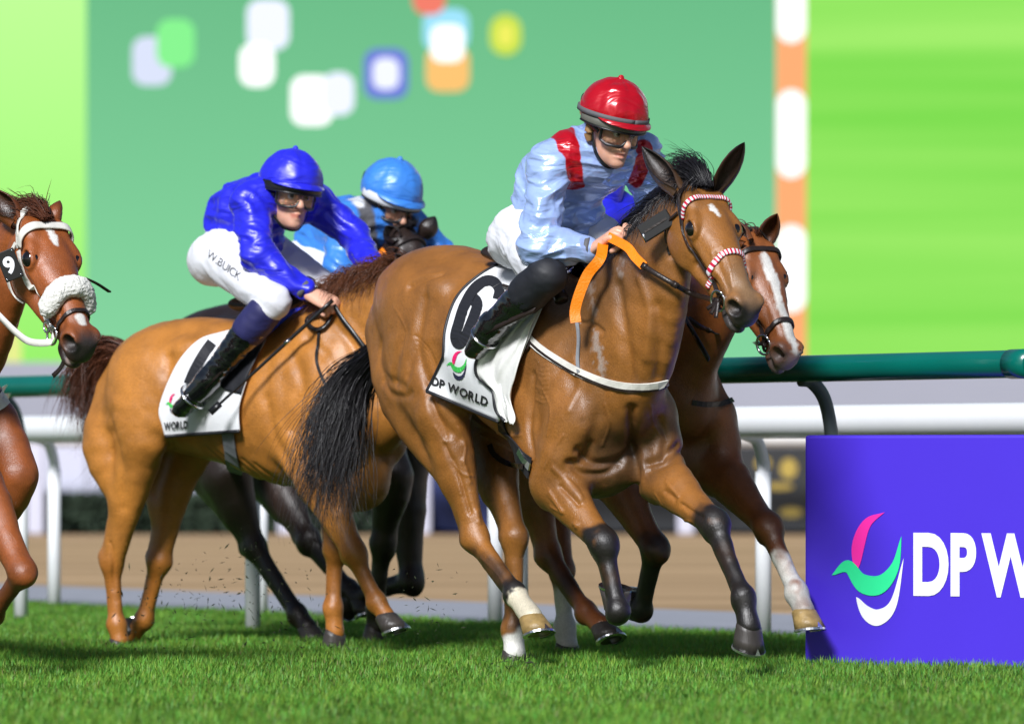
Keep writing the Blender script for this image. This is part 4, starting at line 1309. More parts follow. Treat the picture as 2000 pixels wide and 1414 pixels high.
if 'hero' in BUILD:
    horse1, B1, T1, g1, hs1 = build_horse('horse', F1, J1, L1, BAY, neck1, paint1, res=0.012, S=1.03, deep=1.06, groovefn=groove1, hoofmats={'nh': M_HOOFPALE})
    tag(horse1, 'leading bay horse with small white star and black lower legs, wearing number 6', 'horse', 'race horses')
    ear_mesh('ear', p(1328, 378, -.070), p(1256, 290, -.10), (0.75, -0.5, 0.1), horse1, width=.046)
    ear_mesh('ear', p(1396, 378, .070), p(1456, 276, .10), (0.85, -0.55, 0.1), horse1, width=.040)
    # mane blown back off the crest, forelock between the ears, black tail streaming behind
    cr = [(1372, 350), (1340, 362), (1305, 384), (1270, 418), (1235, 458), (1195, 498), (1150, 522)]
    gd = []
    for i, (a, b) in enumerate(cr):
        L_ = 34 + 6 * i
        gd.append([p(a, b + 8, 0), p(a - 10, b - 6, .035), p(a - 30 - 2 * i, b + 2 + 3 * i, .075), p(a - 44 - 3 * i, b + 20 + 7 * i, .10), p(a - 50 - 4 * i, b + L_ + 5 * i, .115)])
    hair_mesh('mane', gd, 1500, .0019, M_HAIRBLK, horse1, seed=3, seg=9, spread=.010, wave=.012)
    gd = []
    for i, (a, b) in enumerate(cr[:5]):
        gd.append([p(a, b + 8, -.01), p(a - 12, b + 2, -.03), p(a - 24, b + 26, -.06), p(a - 20 - 6 * i, b + 58 + 4 * i, -.085)])
    hair_mesh('mane', gd, 500, .0018, M_HAIRBLK, horse1, seed=4, seg=8, spread=.010, wave=.014)
    gd = [[p(1388, 362, .02), p(1376, 330, .03), p(1345, 318, .04), p(1312, 330, .06)], [p(1380, 360, .0), p(1362, 332, .0), p(1330, 312, .02), p(1296, 322, .03)],
          [p(1366, 360, -.02), p(1345, 338, -.02), p(1318, 330, -.02), p(1288, 345, -.02)], [p(1352, 366, -.03), p(1330, 348, -.03), p(1305, 342, -.04), p(1280, 362, -.05)]]
    hair_mesh('forelock', gd, 520, .0017, M_HAIRBLK, horse1, seed=5, seg=10, spread=.014, wave=.022, flyaway=.12)
    gd = [[p(778, 640, -.02), p(724, 690, -.05), p(668, 735, -.12), p(628, 800, -.2), p(604, 880, -.26), p(592, 960, -.3), p(610, 1020, -.3)],
          [p(778, 645, .0), p(728, 702, -.03), p(684, 756, -.08), p(656, 840, -.16), p(640, 930, -.2), p(630, 1000, -.24), p(652, 1040, -.24)],
          [p(782, 655, .02), p(736, 712, -.02), p(704, 780, -.05), p(690, 860, -.1), p(676, 930, -.14), p(672, 990, -.16), p(680, 1010, -.16)]]
    hair_mesh('tail', gd, 1500, .0018, M_HAIRBLK, horse1, seed=6, seg=18, spread=.022, wave=.055, tipspread=2.3, minlen=.28, flyaway=.16)

# ------------------------------------------------------------------ horse 2: golden chestnut
CHE = np.array(lin(192, 126, 54)) * 0.88
F2 = Frame(610, 25.0, 50)
if 'chest' in BUILD:
    p = F2.p
    J2 = dict(withers=p(610, 590), croup=p(394, 628), dock=p(256, 680), poll=p(815, 520), nose=p(930, 690))
    L2 = dict(nh=[p(285, 860, -.20), p(219, 1098, -.14), p(228, 1220, -.13), p(234, 1252, -.13), p(248, 1286, -.13)],
              fh=[p(352, 890, .17), p(312, 1096, .12), p(282, 1210, .12), p(260, 1238, .12), p(212, 1228, .12)],
              nf=[p(625, 945, -.19), p(690, 1078, -.17), p(737, 1176, -.15), p(754, 1203, -.15), p(792, 1226, -.15)],
              ff=[p(655, 940, .16), p(655, 1070, .14), p(651, 1187, .13), p(655, 1235, .13), p(668, 1288, .13)])
    neck2 = [(p(625, 730), (.16, .27)), (p(655, 690), (.15, .255)), (p(705, 630), (.12, .20)), (p(755, 580), (.09, .155)), (p(795, 545), (.07, .10))]
    def paint2(B, T, g, legs):
        for k in ('nf', 'ff', 'nh', 'fh'):
            e, kn, f, c, t = legs[k]
            B.paint([kn, f, c], .06, CHE * np.array([.72, .6, .5]), soft=.1, mix=.7)
        B.paint([T(-.3, 0, -.62), T(-.7, 0, -.6)], .14, CHE * 1.15, soft=.2, mix=.7)
        B.paint([T(-.75, 0, .05), T(-.3, 0, .0)], .12, CHE * .72, soft=.2, mix=.8)
    def groove2(B, T, g):
        sp = []
        def line(pts, r, d): sp.append((pts, r, d))
        line([(330, 700), (325, 760), (330, 820), (350, 850)], .03, .010)
        line([(340, 860), (320, 900), (300, 960)], .03, .010)
        line([(215, 820), (235, 900), (240, 990)], .03, .008)
        line([(520, 780), (535, 850), (560, 900)], .03, .010)
        line([(575, 700), (590, 760), (570, 840)], .03, .010)
        line([(600, 660), (640, 700), (660, 750)], .03, .010)
        line([(640, 620), (690, 680), (700, 740)], .025, .010)
        line([(590, 900), (630, 930), (660, 990)], .02, .012)
        line([(215, 1060), (222, 1100), (220, 1150)], .010, .006)
        for k in range(5): line([(400 + 25 * k, 875 + 8 * k), (440 + 25 * k, 905 + 8 * k), (470 + 25 * k, 925 + 8 * k)], .014, .004)
        lines_on(B, F2, sp)
    horse2, B2, T2, g2, hs2 = build_horse('horse', F2, J2, L2, CHE, neck2, paint2, res=0.0135, S=1.0, groovefn=groove2, LS=1.08, deep=1.2)
    tag(horse2, 'golden chestnut horse with red mane galloping directly behind the leading bay', 'horse', 'race horses')
    for s_ in (-1, 1): ear_mesh('ear', p(805, 528, .07 * s_), p(770, 500, .10 * s_), (0.2, 0.3 * s_, 1), horse2, width=.045, outer=CHE * .5)
    cr = [(800, 512), (770, 520), (738, 530), (705, 545), (672, 558), (640, 575)]
    gd = [[p(a, b + 14, -.0), p(a - 6, b - 2, -.03), p(a - 18, b - 2, -.06), p(a - 34, b + 12 + 2 * i, -.10), p(a - 42, b + 36 + 3 * i, -.13)] for i, (a, b) in enumerate(cr)]
    hair_mesh('mane', gd, 1500, .0021, M_HAIRRED, horse2, seed=8, seg=9, spread=.016, wave=.02, flyaway=.12)
    gd = [[p(262, 690, .0), p(222, 668, -.02), p(184, 676, -.04), p(156, 712, -.05), p(146, 760, -.05), p(150, 800, -.05)],
          [p(262, 695, .0), p(226, 684, .0), p(198, 700, .0), p(182, 745, .0), p(178, 800, .0), p(186, 850, .0)],
          [p(262, 700, .03), p(232, 700, .03), p(212, 730, .03), p(206, 790, .03), p(206, 850, .03), p(214, 890, .03)]]
    hair_mesh('tail', gd, 1500, .0022, M_HAIRBRN, horse2, seed=9, seg=14, spread=.022, wave=.03, flyaway=.12)

# ------------------------------------------------------------------ horse 3: dark brown, inside the chestnut
DRK = np.array((.022, .012, .009))
F3 = Frame(660, 26.4, 45)
if 'dark' in BUILD:
    p = F3.p
    J3 = dict(withers=p(660, 562), croup=p(478, 600), dock=p(360, 650), poll=p(800, 452), nose=p(856, 640))
    L3 = dict(nh=[p(448, 930, -.20), p(498, 1070, -.14), p(582, 1200, -.13), p(602, 1226, -.13), p(637, 1254, -.13)],
              fh=[p(535, 930, .17), p(605, 1058, .12), p(682, 1152, .12), p(703, 1172, .12), p(738, 1196, .12)],
              nf=[p(765, 930, -.19), p(748, 1060, -.17), p(735, 1190, -.15), p(735, 1225, -.15), p(742, 1270, -.15)],
              ff=[p(790, 950, .16), p(803, 1135, .14), p(722, 1158, .13), p(700, 1166, .13), p(686, 1196, .13)])
    neck3 = [(p(690, 720), (.16, .27)), (p(705, 680), (.15, .255)), (p(735, 610), (.12, .205)), (p(765, 540), (.09, .16)), (p(790, 480), (.072, .11))]
    def paint3(B, T, g, legs):
        B.paint([g(.2, 0, 0), g(.5, 0, 0)], .06, DRK * 2.2, soft=.08, mix=.6)
        for k in ('nh', 'fh'): B.paint([legs[k][0] * .5 + legs[k][1] * .5], .12, DRK * 2.0, soft=.15, mix=.7)
    horse3, B3, T3, g3, hs3 = build_horse('horse', F3, J3, L3, DRK, neck3, paint3, mat=M_COATD, res=0.014, fine=False, S=1.03)
    tag(horse3, 'dark brown horse half hidden behind the golden chestnut horse', 'horse', 'race horses')
    ear_mesh('ear', p(778, 470, -.07), p(752, 444, -.09), (0.2, -0.6, 1), horse3, width=.045, outer=DRK, inner=DRK * .5, mat=M_COATD)
    ear_mesh('ear', p(826, 462, .07), p(850, 424, .09), (0.2, 0.6, 1), horse3, width=.045, outer=DRK, inner=DRK * .5, mat=M_COATD)
    gd = [[p(a, b, 0), p(a - 8, b - 10, .02), p(a - 22, b - 6, .05), p(a - 34, b + 10, .08)] for a, b in ((812, 440), (796, 442), (775, 470), (752, 505), (730, 540), (700, 562))]
    hair_mesh('mane', gd, 700, .0022, M_HAIRBLK, horse3, seed=10, seg=8, spread=.014)
    gd = [[p(345, 660, 0), p(300, 690, 0), p(270, 760, 0), p(250, 850, 0), p(225, 930, 0), p(195, 960, 0)], [p(345, 668, .02), p(312, 710, .02), p(292, 790, .02), p(280, 880, .02), p(262, 960, .02), p(240, 990, .02)]]
    hair_mesh('tail', gd, 800, .0024, M_HAIRBLK, horse3, seed=11, seg=12, spread=.02)

# ------------------------------------------------------------------ horse 4: bay with a white blaze, outside the leader
BLZ = np.array(lin(150, 86, 42)) * 0.8
F4 = Frame(1225, 23.95, 33)
if 'blaze' in BUILD:
    p = F4.p
    J4 = dict(withers=p(1225, 580), croup=p(1050, 566), dock=p(930, 650), poll=p(1480, 464), nose=p(1558, 694))
    nf_f = p(1252, 1192, -.14); nf_c = nf_f + np.array([-.055, 0, .0])
    L4 = dict(nf=[p(1195, 930, -.19), p(1280, 1072, -.16), nf_f, nf_c, nf_c + np.array([-.06, 0, .075])],
              ff=[p(1405, 920, .17), p(1500, 1030, .15), p(1556, 1156, .13), p(1570, 1193, .13), p(1604, 1234, .13)],
              nh=[p(1030, 880, -.20), p(1072, 1085, -.14), p(1146, 1196, -.13), p(1176, 1222, -.13), p(1222, 1246, -.13)],
              fh=[p(1075, 900, .17), p(1098, 1115, .12), p(1103, 1225, .12), p(1108, 1258, .12), p(1120, 1292, .12)])
    neck4 = [(p(1270, 740), (.16, .28)), (p(1305, 700), (.15, .265)), (p(1350, 640), (.125, .225)), (p(1400, 570), (.095, .18)), (p(1438, 515), (.075, .135)), (p(1462, 485), (.064, .09))]
    def paint4(B, T, g, legs):
        for k in ('nf', 'ff'):
            e, kn, f, c, t = legs[k]; B.paint([kn, kn * .7 + f * .3], .08, BLZ * .25, soft=.1, mix=.8)
        e, kn, f, c, t = legs['nf']; B.paint([kn, f, c], .07, BLK * 1.4, soft=.05)
        e, kn, f, c, t = legs['ff']; B.paint([kn * .45 + f * .55, f], [.05, .07], WHT, soft=.03, rough=.02); B.paint([f, c], .06, WHT * .55, soft=.04, mix=.8)
        e, kn, f, c, t = legs['nh']; B.paint([kn, kn * .4 + f * .6], [.05, .06], BLZ * .22, soft=.08)
        e, kn, f, c, t = legs['fh']; B.paint([kn * .45 + f * .55, f, c], .08, WHT * .9, soft=.04)
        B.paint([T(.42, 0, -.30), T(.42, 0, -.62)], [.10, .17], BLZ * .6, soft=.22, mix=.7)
        B.paint([g(.10, 0, .01), g(.2, .005, .01), g(.33, .0, .0), g(.45, .008, -.01), g(.56, .01, -.04)], [.018, .030, .018, .022, .03], WHT, soft=.010, rough=.008, freq=30)
        B.paint([g(.57, 0, -.12)], .07, np.array((.16, .12, .11)), soft=.06)
        for e_ in (-1, 1):
            B.paint([g(.57, e_ * .055, -.05)], .035, np.array((.10, .07, .065)), soft=.03)
            B.paint([g(.177, e_ * .09, -.053)], .03, BLK * 2, soft=.022)
        B.paint([g(.60, 0, -.06), g(.59, 0, -.10)], .03, np.array((.45, .30, .28)), soft=.03, mix=.7)
    horse4, B4, T4, g4, hs4 = build_horse('horse', F4, J4, L4, BLZ, neck4, paint4, res=0.0125, fine=False, S=1.02, hoofmats={'ff': M_HOOFPALE})
    tag(horse4, 'bay horse with long white blaze and white fetlock beside the purple board', 'horse', 'race horses')
    ear_mesh('ear', p(1460, 476, -.07), p(1420, 430, -.10), (0.8, -0.5, 0.1), horse4, width=.045, outer=BLZ * .8)
    ear_mesh('ear', p(1486, 486, .07), p(1519, 416, .10), (0.85, -0.55, 0.1), horse4, width=.043, outer=BLZ * .8, inner=BLZ * .35, tipc=BLZ * .5)
    gd = [[p(a, b, 0), p(a - 10, b - 10, .03), p(a - 25, b, .07), p(a - 35, b + 25, .10)] for a, b in ((1480, 455), (1455, 465), (1420, 490), (1385, 520), (1340, 550))]
    hair_mesh('mane', gd, 500, .002, M_HAIRBRN, horse4, seed=12, seg=8, spread=.012)
    gd = [[p(940, 670, 0), p(900, 720, 0), p(880, 800, 0), p(880, 880, 0)], [p(940, 675, .02), p(910, 740, .02), p(900, 820, .02), p(905, 900, .02)]]
    hair_mesh('tail', gd, 500, .0024, M_HAIRBRN, horse4, seed=13, seg=12, spread=.02)

# ------------------------------------------------------------------ horse 5: liver chestnut entering the picture
LIV = np.array(lin(156, 84, 38)) * 0.86
F5 = Frame(-190, 23.0, 35)
if 'left' in BUILD:
    p = F5.p
    J5 = dict(withers=p(-190, 590), croup=p(-370, 560), dock=p(-480, 640), poll=p(84, 418), nose=p(180, 668))
    nf_f = p(-12, 1200, -.14); nf_c = nf_f + np.array([-.055, 0, .01])
    L5 = dict(nf=[p(-40, 950, -.17), p(44, 1118, -.16), nf_f, nf_c, nf_c + np.array([-.06, 0, .075])],
              ff=[p(30, 930, .17), p(-20, 1060, .15), p(-40, 1200, .13), p(-35, 1240, .13), p(-25, 1290, .13)],
              nh=[p(-400, 850, -.20), p(-360, 1080, -.14), p(-280, 1200, -.13), p(-250, 1230, -.13), p(-200, 1260, -.13)],
              fh=[p(-310, 900, .17), p(-270, 1090, .12), p(-270, 1240, .12), p(-265, 1270, .12), p(-250, 1310, .12)])
    neck5 = [(p(-140, 740), (.16, .28)), (p(-105, 705), (.15, .27)), (p(-52, 640), (.125, .24)), (p(-8, 560), (.095, .19)), (p(32, 490), (.078, .145)), (p(62, 448), (.066, .095))]
    def paint5(B, T, g, legs):
        B.paint([g(.50, 0, -.13), g(.56, 0, -.12), g(.60, 0, -.07)], [.05, .09, .085], np.array((.030, .022, .020)), soft=.09)
        for e_ in (-1, 1):
            B.paint([g(.55, e_ * .05, -.05), g(.585, e_ * .05, -.055)], [.02, .03], BLK, soft=.02, rough=.004)
            B.paint([g(.177, e_ * .09, -.053)], .028, BLK * 3, soft=.022, rough=.004)
        B.paint([g(.085, -.004, .01), g(.13, .0, .01), g(.155, .004, .01)], [.020, .014, .006], WHT, soft=.010, rough=.008, freq=50)
        B.paint([g(.47, .0, -.01), g(.50, .0, -.015)], [.010, .010], WHT, soft=.010)
        B.paint([g(.58, -.02, -.13)], .022, np.array((.45, .33, .30)), soft=.015)
        e, kn, f, c, t = legs['nf']; B.paint([kn, f, c], .06, LIV * .45, soft=.08, mix=.8)
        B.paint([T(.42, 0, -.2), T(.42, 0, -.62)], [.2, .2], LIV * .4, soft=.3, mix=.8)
    horse5, B5, T5, g5, hs5 = build_horse('horse', F5, J5, L5, LIV, neck5, paint5, res=0.0125, fine=True, S=1.0, LS=1.06)
    tag(horse5, 'liver chestnut horse with white bridle entering at the edge of the picture', 'horse', 'race horses')
    ear_mesh('ear', p(36, 436, -.075), p(-14, 372, -.10), (0.75, -0.5, 0.1), horse5, width=.050, outer=LIV * .7, tipc=LIV * .3)
    ear_mesh('ear', p(104, 446, .070), p(112, 390, .10), (-0.1, 0.9, 0.1), horse5, width=.040, outer=LIV * .9, tipc=LIV * .4)
    cr = [(92, 408), (70, 406), (45, 415), (20, 430), (-5, 450), (-35, 480)]
    gd = [[p(a, b + 10, 0), p(a - 8, b - 4, .02), p(a - 26, b - 6, .04), p(a - 46, b + 6 + 4 * i, .07)] for i, (a, b) in enumerate(cr)]
    hair_mesh('mane', gd, 900, .002, M_HAIRBRN, horse5, seed=14, seg=9, spread=.014, wave=.02, flyaway=.12)
    gd = [[p(100, 424, .02), p(82, 406, .02), p(58, 404, .01), p(30, 416, .0)], [p(84, 428, -.03), p(66, 414, -.03), p(40, 416, -.04), p(12, 436, -.05)]]
    hair_mesh('forelock', gd, 400, .0019, M_HAIRBRN, horse5, seed=15, seg=9, spread=.012, wave=.02, flyaway=.15)
# ------------------------------------------------------------------ riders
def satin(name, rough=.26, bump=.5, metal=.0):
    N = NT(name)
    at = N.n('Attribute', attribute_name='Col'); N.l(at.outputs['Color'], N.b.inputs['Base Color'])
    N.set(Roughness=rough, Metallic=metal); N.b.inputs['Specular IOR Level'].default_value = .8
    N.b.inputs['Sheen Weight'].default_value = .25; N.b.inputs['Sheen Roughness'].default_value = .3
    tc = N.n('TexCoord')
    mp = N.n('Mapping'); mp.inputs['Scale'].default_value = (7, 7, 15); mp.inputs['Rotation'].default_value = (.4, .5, .2); N.l(tc.outputs['Object'], mp.inputs[0])
    nz = N.n('TexNoise'); nz.inputs['Scale'].default_value = 1; nz.inputs['Detail'].default_value = 1.5; nz.inputs['Distortion'].default_value = 1.6; N.l(mp.outputs[0], nz.inputs['Vector'])
    bp = N.n('Bump'); bp.inputs['Strength'].default_value = bump; bp.inputs['Distance'].default_value = .012
    N.l(nz.outputs['Fac'], bp.inputs['Height']); N.l(bp.outputs[0], N.b.inputs['Normal'])
    return N.m
M_SATIN = satin('silks_satin', rough=.26, bump=1.0, metal=.22)
M_NYLON = satin('silks_nylon', rough=.40, bump=.9, metal=.05)
def skin_material():
    N = NT('skin'); at = N.n('Attribute', attribute_name='Col'); N.l(at.outputs['Color'], N.b.inputs['Base Color'])
    N.set(Roughness=.45); N.b.inputs['Subsurface Weight'].default_value = .12
    N.b.inputs['Subsurface Radius'].default_value = (.01, .004, .002); N.b.inputs['Subsurface Scale'].default_value = .6
    return N.m
M_SKIN = skin_material()
M_BREECH = basic('white_breeches', (.78, .79, .84), rough=.55, var=.05, scale=10, bump=.25, bscale=30)
M_BOOT = basic('black_patent_boot', (.006, .006, .007), rough=.14, var=.3, scale=20, bump=.6, bscale=14, coat=1.0, spec=.8)
M_BLKC = basic('black_cloth', (.012, .013, .018), rough=.6, var=.3, scale=30)
M_NAVYC = basic('navy_cloth', (.022, .022, .10), rough=.55, var=.2, scale=30)
M_BLKP = basic('black_plastic', (.012, .012, .013), rough=.3, var=.2)
M_GREYB = basic('grey_elastic', (.11, .11, .12), rough=.7, var=.2, scale=60)
M_HELM = basic('helmet_grey', (.13, .13, .11), rough=.45, var=.25, scale=50)
M_SCLERA = basic('eye_white', (.6, .58, .55), rough=.15, var=.05)
M_IRIS = basic('iris', (.03, .02, .015), rough=.1, var=.2)
M_LEATHT = basic('tan_leather', (.34, .19, .08), rough=.55, var=.2, scale=30)
def lens_material():
    N = NT('goggle_lens'); N.set(Roughness=.04)
    N.b.inputs['Base Color'].default_value = (.88, .86, .80, 1)
    N.b.inputs['Transmission Weight'].default_value = 1.0; N.b.inputs['IOR'].default_value = 1.08
    N.b.inputs['Coat Weight'].default_value = .6; N.b.inputs['Coat Roughness'].default_value = .05
    return N.m
M_LENS = lens_material()
SKIN = np.array(lin(222, 168, 142))

def folds(seed, amp=.006, f1=6.0, f2=13.0):
    """long soft folds: warped noise, sharper on the crests"""
    o = np.array([seed * 3.7, seed * 1.9, seed * 5.1])
    def fn(V, nn):
        Wp = V + .07 * np.stack([vnoise(V * 5 + o), vnoise(V * 5 + o + 7), vnoise(V * 5 + o + 13)], 1)
        Wp = Wp @ np.array([[.9, 0, .43], [0, 1, 0], [-.43, 0, .9]])
        a = vnoise(Wp * np.array([f1, f1, f1 * 2.2]) + o)
        b = 1 - 2 * np.abs(vnoise(Wp * np.array([f2 * .55, f2 * .6, f2 * 1.5]) + o + 5))
        c = 1 - 2 * np.abs(vnoise(Wp * np.array([f2 * .9, f2, f2 * 2.6]) + o + 9))
        sh = lambda x: np.sign(x) * np.abs(x) ** .8
        return amp * (.8 * a + .9 * sh(b) + .5 * sh(c))
    return fn

def add_hand(B, wrist, knuck, back, side, sc=1.0):
    """fist closed on a rein; back = direction of the back of the hand, side = +1/-1 thumb side along cross(X, back)"""
    w = np.asarray(wrist, float); X = unit(np.asarray(knuck, float) - w); Z = np.asarray(back, float); Z = unit(Z - (Z @ X) * X); Y = np.cross(Z, X) * side
    P = lambda x, y, z: w + sc * (x * X + y * Y + z * Z)
    B.loft([P(-.02, 0, 0), P(.03, 0, 0), P(.085, 0, .0)], [(.026 * sc, .020 * sc), (.034 * sc, .019 * sc), (.040 * sc, .016 * sc)], k=.012, side=Y, n=2)
    for i, (yy, ln) in enumerate(((.031, .95), (.0105, 1.05), (-.010, 1.0), (-.029, .82))):
        B.loft([P(.082, yy, .004), P(.112 * (.5 + .5 * ln), yy, -.002), P(.122 * (.5 + .5 * ln), yy, -.026), P(.098, yy, -.044), P(.070, yy, -.040)],
               [(.0105 * sc,) * 2, (.0105 * sc,) * 2, (.0098 * sc,) * 2, (.0092 * sc,) * 2, (.0085 * sc,) * 2], k=.0035, n=2)
    B.loft([P(.025, .030, -.006), P(.055, .046, -.018), P(.082, .040, -.036), P(.098, .022, -.050)], [(.0145 * sc,) * 2, (.0125 * sc,) * 2, (.0105 * sc,) * 2, (.0088 * sc,) * 2], k=.008, n=2)

def head_axes(R):
    pit, yaw, rol = [math.radians(a) for a in R['headdir']]
    X = np.array([math.cos(pit) * math.cos(yaw), math.cos(pit) * math.sin(yaw), -math.sin(pit)])
    Y = unit(np.cross(np.array([0, 0, 1.0]), X)); Z = np.cross(X, Y)
    Y, Z = Y * math.cos(rol) + Z * math.sin(rol), Z * math.cos(rol) - Y * math.sin(rol)
    return X, Y, Z

def build_rider(fr, R, jacket, jpaint=None, boot_top=None, capcol=None, capmat=None, sc=1.1, seed=1, res=.009, fine=False, legs_far=True, peak=True, band=True, label='', faceless=False, jmat=None, helmet_rim=None):
    root = empty('person', fr.o, fr.rz)
    jmat = jmat or M_SATIN
    X, Y, Z = head_axes(R); H = R['head']; hsc = R.get('hsc', sc)
    g = lambda x, y, z: H + hsc * (x * X + y * Y + z * Z)
    q = lambda *a: np.array(a) * hsc
    s = sc
    # ---------------- body: one continuous skin
    B = Body()
    pel, che = R['pelvis'], R['chest']
    mid = (pel + che) / 2 + np.array([-.085, 0, .055]) * s
    up = unit(che - pel)
    def torso(Bd, e):
        Bd.loft([pel, mid, che + np.array([-.02, 0, .01])], [(.150 * s + e, .105 * s + e), (.155 * s + e, .128 * s + e), (.165 * s + e, .110 * s + e)], k=.05, n=3)
        Bd.loft([R['nsh'], che + np.array([.02, 0, .03]) * s, R['fsh']], [(.070 * s + e,) * 2, (.085 * s + e,) * 2, (.070 * s + e,) * 2], k=.06, side=(1, 0, 0), n=3)
    def arm(Bd, k, e, wr_end=1.0, bag=0.0):
        sh, el, wr = R[k + 'sh'], R[k + 'el'], R[k + 'wr']
        Bd.loft([sh, sh * .5 + el * .5, el], [(.062 * s + e + bag,) * 2, (.055 * s + e + bag * 1.2,) * 2, (.046 * s + e + bag,) * 2], k=.03, side=(1, 0, 0), n=2)
        Bd.loft([el, el * .6 + wr * .4, el + (wr - el) * wr_end], [(.046 * s + e + bag,) * 2, (.042 * s + e + bag,) * 2, (.029 * s + e + bag * .3,) * 2], k=.025, side=(1, 0, 0), n=2)
    def thigh(Bd, k, e, kn_end=1.0):
        hp, kn = R[k + 'hip'], R[k + 'kn']
        Bd.loft([hp, hp * .5 + kn * .5, hp + (kn - hp) * kn_end], [(.105 * s + e,) * 2, (.086 * s + e,) * 2, (.064 * s + e,) * 2], k=.05, n=2)
    def shin(Bd, k, e, a=0.0, b=1.0):
        kn, an = R[k + 'kn'], R[k + 'an']
        pts = [kn + (an - kn) * t for t in np.linspace(a, b, 4)]
        rr = np.interp(np.linspace(a, b, 4), [0, .3, .7, 1], [.060, .062, .045, .040])
        Bd.loft(pts, [(r * s + e,) * 2 for r in rr], k=.03, n=2)
    torso(B, -.014)
    for k in 'nf':
        arm(B, k, -.008); thigh(B, k, -.012); shin(B, k, -.010)
        B.cone(R[k + 'an'], R[k + 'toe'], .03 * s, .024 * s, k=.02)
    nb = che + (H - che) * .38 + np.array([-.02, 0, .02])
    B.loft([che + np.array([.0, 0, .04]), nb, g(-.02, 0, -.05)], [(.075 * s,) * 2, (.058 * s,) * 2, (.055 * s,) * 2], k=.04, n=2)
    if not faceless:
        for k, sd in (('n', 1), ('f', -1)):
            add_hand(B, R[k + 'wr'], R[k + 'ha'], R.get(k + 'back', (-.2, 0, 1)), sd, s * 1.08)
    # head and face
    B.ell(g(-.01, 0, .03), q(.098, .078, .092), X=X, Y=Y, k=.03)
    B.ell(g(.030, 0, -.045), q(.062, .055, .084), X=X, Y=Y, k=.035)
    B.ell(g(.040, 0, -.088), q(.046, .041, .036), X=X, Y=Y, k=.03)
    B.ell(g(.078, 0, -.108), q(.020, .024, .017), X=X, Y=Y, k=.022)
    B.loft([g(.088, 0, .008), g(.104, 0, -.018), g(.116, 0, -.036)], [q(.010, .012), q(.011, .013), q(.014, .013)], k=.014, side=Y, n=2)
    B.ell(g(.084, 0, .020), q(.014, .048, .011), X=X, Y=Y, k=.02)
    for e in (-1, 1):
        B.ell(g(.100, e * .013, -.040), q(.012, .009, .008), X=X, Y=Y, k=.008)
        B.ell(g(.060, e * .044, -.030), q(.028, .022, .018), X=X, Y=Y, k=.022)
        B.ell(g(.094, e * .031, -.002), q(.012, .017, .010), X=X, Y=Y, k=.012, sub=True)
        B.ell(g(-.012, e * .080, -.012), q(.020, .009, .032), X=X + .2 * Z, Y=Y, k=.010)
        B.groove([g(.096, e * .018, -.048), g(.088, e * .034, -.062), g(.080, e * .036, -.078)], .008 * hsc, .0035 * hsc)
    B.loft([g(.080, -.026, -.071), g(.098, 0, -.067), g(.080, .026, -.071)], [q(.006, .006), q(.009, .008), q(.006, .006)], k=.008, n=3)
    B.loft([g(.076, -.024, -.082), g(.094, 0, -.082), g(.076, .024, -.082)], [q(.006, .006), q(.010, .008), q(.006, .006)], k=.008, n=3)
    B.groove([g(.086, -.026, -.0755), g(.105, 0, -.0745), g(.086, .026, -.0755)], .0045 * hsc, .006 * hsc)
    V, Q = B.mesh(R.get('bres', .0105) if not fine else .0085, fine, smooth=0)
    B.paint([g(.092, -.018, -.075), g(.100, 0, -.074), g(.092, .018, -.075)], .010, SKIN * np.array([.78, .45, .45]), soft=.008, rough=.001)
    B.paint([g(.05, 0, -.10)], .06, SKIN * .78, soft=.05, mix=.6)
    B.paint([g(.06, .045, -.035), g(.06, .046, -.035)], .02, SKIN * np.array([1.0, .8, .78]), soft=.04, mix=.7)
    B.paint([g(.06, -.045, -.035), g(.06, -.046, -.035)], .02, SKIN * np.array([1.0, .8, .78]), soft=.04, mix=.7)
    B.paint([g(-.05, -.08, .0), g(-.06, 0, -.02), g(-.05, .08, .0)], .05, np.array((.05, .03, .02)), soft=.02)
    mesh_obj('body', V, Q, M_SKIN, root, attrs={'Col': B.colours(V, SKIN)})
    if not faceless:
        for e in (-1, 1):
            bm = bmesh.new(); bmesh.ops.create_uvsphere(bm, u_segments=16, v_segments=10, radius=.0125 * hsc)
            me = bpy.data.meshes.new('eye'); bm.to_mesh(me); bm.free(); me.materials.append(M_SCLERA); me.materials.append(M_IRIS)
            c = g(.0815, e * .031, -.003); fx = X
            for pl in me.polygons:
                pl.use_smooth = True
                if np.array(pl.center) @ fx > .0098 * hsc: pl.material_index = 1
            o = bpy.data.objects.new('eye', me); COL.objects.link(o); o.location = c; o.parent = root
    # ---------------- jacket
    Jk = Body()
    torso(Jk, .006)
    for k in 'nf': arm(Jk, k, .006, .93, .008)
    Jk.loft([che + np.array([.02, 0, .05]), nb + np.array([.01, 0, .0])], [(.095 * s,) * 2, (.068 * s,) * 2], k=.05, n=1)
    Jk.loft([pel + (che - pel) * .12, pel + (che - pel) * .3], [(.160 * s, .118 * s), (.155 * s, .115 * s)], k=.03, n=1)
    V, Q = Jk.mesh(res, fine, disp=folds(seed, .0115), smooth=0)
    if jpaint: jpaint(Jk)
    mesh_obj('jacket', V, Q, jmat, root, attrs={'Col': Jk.colours(V, jacket)})
    # collar
    cx = unit(g(0, 0, -.05) - nb); cv = np.cross(cx, (0, 1, 0)); cy = np.cross(cv, cx)
    ring = [nb - cx * .012 + .0665 * s * (math.cos(a) * cv + math.sin(a) * cy) for a in np.linspace(.15, 2 * math.pi - .15, 22)]
    o = tube('collar', ring, 1, jmat, root, flat=(.008, .045 * s), sides=4, n=2, up=cx)
